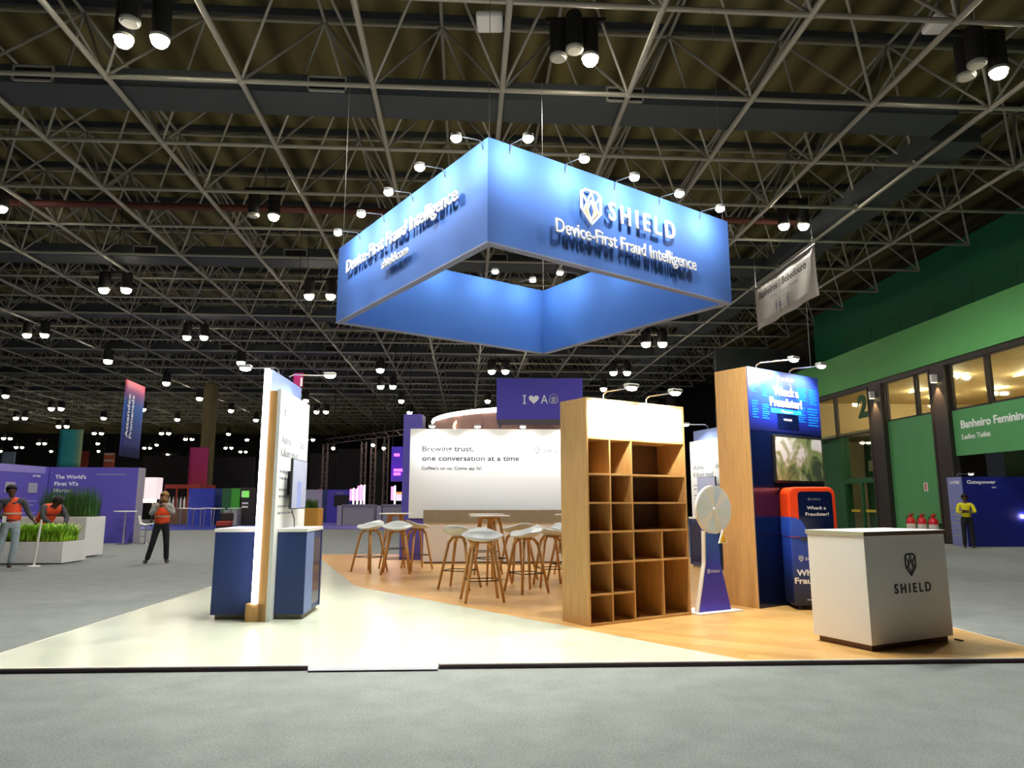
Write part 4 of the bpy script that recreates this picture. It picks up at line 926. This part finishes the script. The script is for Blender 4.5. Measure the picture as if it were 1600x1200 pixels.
t = box('purple_carpet', 'violet', (-15.5, -4, 38, 52, 0, .03)); tag(t, 'purple carpet patch under the far grey desks', 'carpet')
t = box('blue_carpet', 'royal', (-24, -15.6, 37, 47, 0, .03)); tag(t, 'blue carpet patch under the distant high tables', 'carpet')
# stage curtains and lattice towers
simple('stage_curtain', 'curtain', 'soot', 528, 566, 701, 56, .3, 'wide black stage curtain left of the lattice towers', 'curtain'); simple('stage_curtain', 'curtain', 'soot', 581, 602, 703, 56, .3, 'narrow black stage curtain between the lattice towers', 'curtain')
simple('stage_curtain', 'curtain', 'curtain', 484, 527, 708, 58, .3, 'dark grey stage curtain left of the black one', 'curtain')
def lattice(px, top, Yd, lab):
    x, z = at(px, top, Yd); t = empty('lattice_tower', (x, Yd, 0), 0, lab, 'lattice tower')
    a = .17; f = B()
    for sx in (-a, a):
        for sy in (-a, a): f.cyl((sx, sy, 0), (sx, sy, z), .028, n=6)
    f.build('chord', 'truss_dim', t); g_ = B(); k = 0; zz = 0
    while zz < z-.3:
        s1 = a if k % 2 else -a
        g_.cyl((-s1, -a, zz), (s1, -a, zz+.35), .016, n=4).cyl((-a, -s1, zz), (-a, s1, zz+.35), .016, n=4).cyl((a, s1, zz), (a, -s1, zz+.35), .016, n=4); zz += .35; k += 1
    g_.build('bracing', 'truss_dim', t); box('base_plate', 'iron', (-.3, .3, -.3, .3, 0, .03), t); return z
K['truss_dim'] = mat('stage_truss', '6a5c58', .5, metal=.3)
for px, top, lab in ((509, 694, 'lattice tower at the left end of the stage beam'), (569, 690, 'lattice tower right of the wide black curtain'), (584, 686, 'second lattice tower from the wide curtain, left of the narrow one'), (604, 684, 'lattice tower nearest the purple screen')):
    lattice(px, top, 54, lab)
sbm = empty('stage_beam', (0, 0, 0), 0, 'horizontal lattice beam carried by the stage towers', 'lattice beam')
p0 = Vector((at(509, 694, 54)[0], 54, at(509, 694, 54)[1])); p1 = Vector((at(645, 678, 50)[0], 50, at(645, 678, 50)[1])); b = B()
for dz in (0, .38): b.cyl(p0+Vector((0, 0, dz)), p1+Vector((0, 0, dz)), .03, n=6)
for k in range(16): b.cyl(p0.lerp(p1, k/16)+Vector((0, 0, .38*(k % 2))), p0.lerp(p1, (k+1)/16)+Vector((0, 0, .38*((k+1) % 2))), .018, n=4)
b.build('beam', 'truss_dim', sbm)
for k, (px, py) in enumerate(((521, 699), (583, 694), (600, 699))):
    x, z = at(px, py, 53); t = empty('stage_lamp', (x, 53, z), 0, 'small stage lamp %s' % ('above the grey curtain', 'above the narrow black curtain', 'at the right lattice tower')[k], 'stage lamp')
    B().lathe([(.16, -.05), (.18, .05), (.1, .3)], 12).build('housing', 'black', t); B().ball((0, -.06, -.06), .13, n=10).build('lens', 'lens_far', t)
    B().cyl((0, 0, .3), (0, 0, 12.7-z), .02, n=5).build('hook', 'black', t)
# purple column wall and screen left of the white wall
e_, wd, z0, z1 = simple('purple_tower', 'tower_body', 'violet', 631, 660, 647, 26, 1.0, 'tall purple tower wall rising left of the white wall', 'tower wall')
K['scr_purple'] = ramp_mat('purple_screen', 2, 2.0, 5.0, [(0, '203c58'), (.35, '5a20c0'), (.7, '3c28a0'), (1, '5030c0')], .4); nt = K['scr_purple'].node_tree
K['scr_purple'].node_tree.links.new(nt.nodes['Principled BSDF'].inputs['Base Color'].links[0].from_socket, nt.nodes['Principled BSDF'].inputs['Emission Color']); nt.nodes['Principled BSDF'].inputs['Emission Strength'].default_value = .5
e_, wd, z0, z1 = simple('led_screen', 'screen', 'scr_purple', 612, 640, 698, 40, .2, 'hanging purple LED screen left of the white wall', 'screen', 752)
K['magenta_e'] = emis('magenta_text', 'ff60e0', 2)
for (x, z, a, c) in ((.15, .72, .55, .08), (.15, .28, .9, .08), (.15, .17, .7, .08)): box('lettering', 'magenta_e', (wd*x, wd*x+wd*a*.55, -.02, 0, z0+(z1-z0)*z, z0+(z1-z0)*(z+c)), e_)
for x in (.05, wd-.05): B().cyl((x, .1, z1), (x, .1, 12.7), .02, n=5).build('hanging_wire', 'black', e_)
# violet header box with I heart A eye
x0, z1 = at(776, 591, 25); x1, z0 = at(911, 655, 25); wd = x1-x0
hx = empty('header_box', (x0, 25, 0), 0, 'violet header box with white letters I, heart, A and an eye', 'booth header')
box('front_face', 'violet_hdr', (0, wd, 0, .02, z0, z1), hx); K['pale_mauve'] = mat('pale_mauve', '9a8c9c', .6)
box('header_core', 'pale_mauve', (0, wd, .02, 1.9, z0-.0, z1), hx)
for x in (.9, 1.9): box('recessed_lamp', 'grey_desk', (x, x+.22, .5, .75, z0-.01, z0), hx)
for x in (.05, wd-.15): box('support_post', 'pale_mauve', (x, x+.1, 1.7, 1.8, 0, z0), hx)
cz = (z0+z1)/2-.02; X = lambda px: at(px, 622, 25)[0]-x0
text('I', 'white_letter', hx, X(818.4), cz-.16, .30, .045, 0, .01, .0); B().box(X(816.5), X(822.5), -.012, 0, cz+.12, cz+.15).box(X(816.5), X(822.5), -.012, 0, cz-.17, cz-.14).build('serif', 'white_letter', hx)
hp_ = [(0, -.19)]+[(.16*math.sin(t)**3*1.15, .011*(13*math.cos(t)-5*math.cos(2*t)-2*math.cos(3*t)-math.cos(4*t))) for t in [PI*1.0-2*PI*k/24 for k in range(1, 24)]]
B().prism([(X(834)+a*1.0, cz+c) for a, c in hp_], -.012, 0, 'XZ').build('heart', 'white_letter', hx)
text('A', 'white_letter', hx, X(845), cz-.16, .31, .25, 0, .01, .0)
def arc(cx, cz_, r, a0, a1, w_, sx=1, sz=1, n=14): return [((cx+sx*r*math.cos(a0+(a1-a0)*k/n), cz_+sz*r*math.sin(a0+(a1-a0)*k/n)), (cx+sx*r*math.cos(a0+(a1-a0)*(k+1)/n), cz_+sz*r*math.sin(a0+(a1-a0)*(k+1)/n))) for k in range(n)]
ex = X(865)
strokes(arc(ex, cz-.04, .155, 0, 2*PI, .03, 1, .68)+arc(ex, cz-.03, .175, .2*PI, .8*PI, .03, 1, 1.15)+arc(ex, cz-.04, .06, 0, 2*PI, .03), .022, .012).build('eye', 'white_letter', hx)
B().cyl((ex, -.012, cz-.04), (ex, 0, cz-.04), .03, n=12).build('pupil', 'white_letter', hx)
# ring light sign
rg = empty('ring_sign', (1.9, 33.5, 5.1), 0, 'glowing round ring sign partly behind the violet header box', 'ring sign')
def torus(Rr, r, z, name, m, parent):
    b = B(); n, k = 64, 8; v = [[b.bm.verts.new(((Rr+r*math.cos(2*PI*j/k))*math.cos(2*PI*i/n), (Rr+r*math.cos(2*PI*j/k))*math.sin(2*PI*i/n), z+r*math.sin(2*PI*j/k))) for j in range(k)] for i in range(n)]
    for i in range(n):
        for j in range(k): b.bm.faces.new((v[i][j], v[(i+1) % n][j], v[(i+1) % n][(j+1) % k], v[i][(j+1) % k]))
    return b.build(name, m, parent, True)
K['ring_cloth'] = mat('ring_fabric', 'b08a80', .8)
torus(5.6, .10, 0, 'ring_tube', 'led_ring', rg)
b = B(); n = 64
for i in range(n):
    a0, a1 = 2*PI*i/n, 2*PI*(i+1)/n; b.bm.faces.new([b.bm.verts.new((5.6*math.cos(a), 5.6*math.sin(a), z)) for a, z in ((a0, -.1), (a1, -.1), (a1, -1.2), (a0, -1.2))])
o = b.build('ring_skirt', 'ring_cloth', rg); so = o.modifiers.new('t', 'SOLIDIFY'); so.thickness = .04
K['neon'] = emis('neon_letter', 'ffd8a0', 2.5)
text('GRAC', 'neon', rg, -4.4, -.78, .50, 1.75, -3.6, .05, .02)
for a in (0, 2.1, 4.2): B().cyl((5.6*math.cos(a), 5.6*math.sin(a), 0), (5.6*math.cos(a), 5.6*math.sin(a), 7.6), .012, n=4).build('hanging_wire', 'black', rg)
# dark far partitions behind the stand on the right
simple('dark_partition', 'panel', 'curtain', 1030, 1115, 600, 60, .4, 'tall dark partition far behind, between bookcase and game wall', 'partition')
simple('hall_column', 'shaft', 'duct', 1040, 1052, 560, 56, .7, 'grey concrete column far behind the bookcase', 'column')

# ---------------------------------------------------------------- people
def skin(name, m, parent, nodes, edges, root=0, sub=1):
    me = bpy.data.meshes.new(name); idx = {k: i for i, k in enumerate(nodes)}
    me.from_pydata([nodes[k][0] for k in nodes], [(idx[a], idx[c]) for a, c in edges], []); me.materials.append(K[m])
    o = bpy.data.objects.new(name, me); C.objects.link(o); o.parent = parent
    sk = o.modifiers.new('skin', 'SKIN'); sk.use_smooth_shade = True
    for k, d in zip(nodes, me.skin_vertices[0].data):
        r = nodes[k][1]; d.radius = (r, r) if not isinstance(r, tuple) else r; d.use_root = False
    me.skin_vertices[0].data[root].use_root = True
    s_ = o.modifiers.new('sub', 'SUBSURF'); s_.levels = sub; s_.render_levels = sub
    dg = bpy.context.evaluated_depsgraph_get(); m2 = bpy.data.meshes.new_from_object(o.evaluated_get(dg)); m2.name = name
    for p in m2.polygons: p.use_smooth = True
    o.modifiers.clear(); o.data = m2
    return o
def lerp(a, c, t): return tuple(a[i]+(c[i]-a[i])*t for i in range(3))
def person(name, loc, rz, label, J, skinm, hair, shirt, pants, shoe, vest=None, long_hair=False, sc=1.0, sleeves=1.0):
    t = empty(name, loc, rz, label, 'person'); t.scale = (sc, sc, sc)
    g_ = J.get
    n = {'pel': (J['pel'], (.13, .10)), 'wai': (J['wai'], (.115, .085)), 'che': (J['che'], (.14, .10)), 'upc': (lerp(J['che'], J['nec'], .6), (.11, .08)), 'nec': (J['nec'], .05), 'jaw': (lerp(J['nec'], J['hea'], .55), .068), 'hea': (J['hea'], .092), 'cro': (tuple(J['hea'][i]+(J['hea'][i]-J['nec'][i])*.38 for i in range(3)), .062)}
    e = [('pel','wai'),('wai','che'),('che','upc'),('upc','nec'),('nec','jaw'),('jaw','hea'),('hea','cro')]
    for s in 'LR':
        n['sh'+s] = (J['sh'+s], .058); n['el'+s] = (J['el'+s], .042); n['wr'+s] = (J['wr'+s], .027)
        d = Vector(J['wr'+s])-Vector(J['el'+s]); d.normalize(); hd_ = Vector(J.get('hd'+s, tuple(d))).normalized()
        side = hd_.cross(Vector((0, 0, 1)))
        if side.length < .2: side = Vector((1, 0, 0))
        side.normalize(); pal = Vector(J['wr'+s])+hd_*.06
        n['pa'+s] = (tuple(pal), (.038, .018)); e += [('upc','sh'+s),('sh'+s,'el'+s),('el'+s,'wr'+s),('wr'+s,'pa'+s)]
        for q, (off, L) in enumerate(((-.027, .07), (-.009, .08), (.009, .075), (.026, .058))):
            b0 = pal+hd_*.028+side*off; b1 = b0+hd_*L*.5+side*off*.1; curl = hd_.cross(side)
            if curl.z > 0: curl = -curl
            b2 = b1+(hd_*.6+curl*.8).normalized()*L*.5
            n['f%d%s' % (q, s)] = (tuple(b0), .009); n['g%d%s' % (q, s)] = (tuple(b1), .0085); n['h%d%s' % (q, s)] = (tuple(b2), .007)
            e += [('pa'+s, 'f%d%s' % (q, s)), ('f%d%s' % (q, s), 'g%d%s' % (q, s)), ('g%d%s' % (q, s), 'h%d%s' % (q, s))]
        th_ = -1 if s == 'L' else 1
        tb = pal-hd_*.02-side*.03*th_; te = tb+hd_*.04-side*.022*th_
        n['t0'+s] = (tuple(tb), .011); n['t1'+s] = (tuple(te), .009); e += [('pa'+s, 't0'+s), ('t0'+s, 't1'+s)]
        n['hi'+s] = (J['hi'+s], .085); n['kn'+s] = (J['kn'+s], .055); n['an'+s] = (J['an'+s], .036); n['to'+s] = (J['to'+s], .03)
        e += [('pel','hi'+s),('hi'+s,'kn'+s),('kn'+s,'an'+s),('an'+s,'to'+s)]
    body = skin('body', skinm, t, n, e)
    hv = Vector(J['hea']); nv_ = (hv-Vector(J['nec'])).normalized(); fw = Vector(J.get('face', (0, -1, 0))).normalized(); rt = fw.cross(nv_).normalized()
    fb = B(); fb.ball(hv+fw*.098-nv_*.012, .018, (.8, .9, 1.3), 8); fb.build('nose', skinm, body, True)
    for s in (-1, 1):
        B().ball(hv+fw*.085+rt*.034*s+nv_*.012, .012, n=8).build('eye', 'ink_dark', body, True)
        B().ball(hv+rt*.092*s, .026, (.5, .8, 1.2), 8).build('ear', skinm, body, True)
    B().ball(hv+fw*.082-nv_*.05, .018, (1.3, .5, .4), 8).build('mouth', 'ban_red', body, True)
    hb_ = B(); hb_.ball(hv+nv_*.03-fw*.018, .108, (1, 1, .95), 14)
    if long_hair:
        hb_.ball(hv-fw*.06-nv_*.08, .095, (1.05, .7, 1.3), 12); hb_.ball(hv-nv_*.15+rt*.07-fw*.01, .05, (.8, .8, 1.8), 10); hb_.ball(hv-nv_*.15-rt*.07-fw*.01, .05, (.8, .8, 1.8), 10)
    # open the face
    bm_ = hb_.bm; kill = [v for v in bm_.verts if (v.co-hv).dot(fw) > .03 and (v.co-hv).dot(nv_) < .055]
    bmesh.ops.delete(bm_, geom=kill, context='VERTS'); hb_.build('hair', hair, t, True)
    # clothing
    add = .018
    sn = {'hip': (lerp(J['pel'], J['wai'], -.15), (.185, .15)), 'wai': (J['wai'], (.138, .105)), 'che': (J['che'], (.16, .118)), 'upc': (lerp(J['che'], J['nec'], .55), (.13, .095))}
    se = [('hip','wai'),('wai','che'),('che','upc')]
    for s in 'LR':
        sn['sh'+s] = (J['sh'+s], .075); sn['el'+s] = (J['el'+s], .056); sn['wr'+s] = (lerp(J['el'+s], J['wr'+s], .9*sleeves), .042)
        se += [('upc','sh'+s),('sh'+s,'el'+s),('el'+s,'wr'+s)]
    skin('shirt', shirt, t, sn, se)
    pn = {'wai': (lerp(J['pel'], J['wai'], .8), (.15, .118)), 'pel': (J['pel'], (.165, .13))}; pe = [('wai','pel')]
    for s in 'LR':
        pn['hi'+s] = (J['hi'+s], .10); pn['kn'+s] = (J['kn'+s], .074); pn['an'+s] = (lerp(J['kn'+s], J['an'+s], 1.04), .066); pe += [('pel','hi'+s),('hi'+s,'kn'+s),('kn'+s,'an'+s)]
        a_ = J['an'+s]; o_2 = J['to'+s]
        skin('shoe', shoe, t, {'h': ((a_[0], a_[1]+.03, a_[2]-.03), .055), 'm': (lerp(a_, o_2, .5), .054), 't': (o_2, .042)}, [('h','m'),('m','t')])
    skin('trousers', pants, t, pn, pe)
    if vest:
        vn = {'hip': (lerp(J['pel'], J['wai'], -.35), (.21, .175)), 'wai': (J['wai'], (.19, .15)), 'che': (J['che'], (.205, .158)), 'upc': (lerp(J['che'], J['nec'], .55), (.165, .125))}
        ve = [('hip','wai'),('wai','che'),('che','upc')]
        for s in 'LR': vn['sh'+s] = (lerp(lerp(J['che'], J['nec'], .6), J['sh'+s], .8), .092); ve.append(('upc','sh'+s))
        v_ = skin('safety_vest', vest, t, vn, ve)
        w_ = Vector(J['wai']); b = B().lathe([(.186, -.022), (.188, .022)], 24)
        for v in b.bm.verts: v.co = Vector((v.co.x*1.0, v.co.y*.80, v.co.z))+w_+Vector((0, 0, .04))
        b.build('reflective_band', 'reflect', v_)
    return t
base = dict(pel=(0,0,.98), wai=(0,0,1.12), che=(0,0,1.32), nec=(0,-.01,1.50), hea=(0,-.03,1.66),
            shL=(-.19,0,1.43), shR=(.19,0,1.43), elL=(-.24,.03,1.13), elR=(.24,.03,1.13), wrL=(-.2,-.15,.95), wrR=(.2,-.15,.95),
            hiL=(-.10,0,.90), hiR=(.10,0,.90), knL=(-.11,-.02,.50), knR=(.11,-.02,.50), anL=(-.12,.02,.085), anR=(.12,.02,.085), toL=(-.13,-.14,.04), toR=(.13,-.14,.04))
def pose(**k): d = dict(base); d.update(k); return d
person('person', (-8.22, 16.95, 0), R(18), 'blond woman in orange vest and black trousers looking at her phone',
       pose(elL=(-.27,-.06,1.20), elR=(.27,-.06,1.22), wrL=(-.07,-.28,1.36), wrR=(.10,-.28,1.38), hdL=(.35,-.3,.5), hdR=(-.35,-.3,.5), hea=(.02,-.05,1.65), face=(.05,-1,-.35),
            hiL=(-.10,0,.9), knL=(-.17,-.03,.5), anL=(-.28,.03,.085), toL=(-.33,-.11,.04), knR=(.14,-.02,.5), anR=(.16,.04,.085), toR=(.22,-.11,.04)),
       'skin_l', 'hair_b', 'shirt_l', 'trouser', 'shoe', 'hiviz', True, .93)
ph = empty('mobile_phone', (-8.13, 16.66, 1.36), R(18), 'dark phone held up by the woman in the orange vest', 'phone'); box('phone_case', 'ink_dark', (-.036, .036, -.004, .004, -.07, .07), ph, bevel=.003); box('phone_screen', 'screen_grey', (-.033, .033, .004, .005, -.065, .065), ph)
person('person', (-10.93, 15.75, 0), R(28), 'man in orange vest, grey shirt and light jeans at the left edge',
       pose(wrL=(-.02,-.30,1.02), elL=(-.27,-.02,1.14), elR=(.30,.02,1.16), wrR=(.42,-.16,1.02), hdL=(.8,-.5,.1), hea=(-.05,-.04,1.66), nec=(-.03,-.01,1.50), face=(.25,-1,-.1),
            anL=(-.20,0,.085), toL=(-.26,-.14,.04), knL=(-.14,-.04,.5), anR=(.06,.05,.085), toR=(.06,-.10,.04)),
       'skin_d', 'hair_d', 'shirt_g', 'jeans', 'shoe', 'hiviz', False, 1.0)
ph = empty('mobile_phone', (-10.84, 15.40, 1.04), R(28), 'pale phone in the hand of the man at the left edge', 'phone'); box('phone_case', 'white', (-.036, .036, -.004, .004, -.07, .07), ph, bevel=.003)
person('person', (-11.7, 18.12, 0), R(60), 'worker in orange vest bending over between the two planters, mostly hidden',
       pose(pel=(0,.15,.72), wai=(0,.05,.84), che=(0,-.12,1.0), nec=(0,-.26,1.12), hea=(0,-.38,1.2), face=(0,-.8,-.6), shL=(-.18,-.2,1.08), shR=(.18,-.2,1.08), elL=(-.24,-.35,.86), elR=(.24,-.35,.86), wrL=(-.12,-.5,.72), wrR=(.12,-.5,.72),
            hiL=(-.1,.13,.66), hiR=(.1,.13,.66), knL=(-.12,-.16,.42), knR=(.12,-.16,.42), anL=(-.12,.06,.085), anR=(.12,.06,.085), toL=(-.12,-.1,.04), toR=(.12,-.1,.04)),
       'skin_d', 'hair_d', 'shirt_g', 'trouser', 'shoe', 'hiviz', False, 1.18)
person('person', (14.18, 22.5, 0), R(-25), 'guard in yellow top and dark trousers with folded arms beside the navy booth',
       pose(elL=(-.26,-.1,1.17), elR=(.26,-.1,1.17), wrL=(.08,-.24,1.2), wrR=(-.08,-.26,1.24), hdL=(1,0,0), hdR=(-1,0,0)), 'skin_d', 'hair_d', 'hiviz_y', 'trouser', 'shoe', None, False, .93, .5)
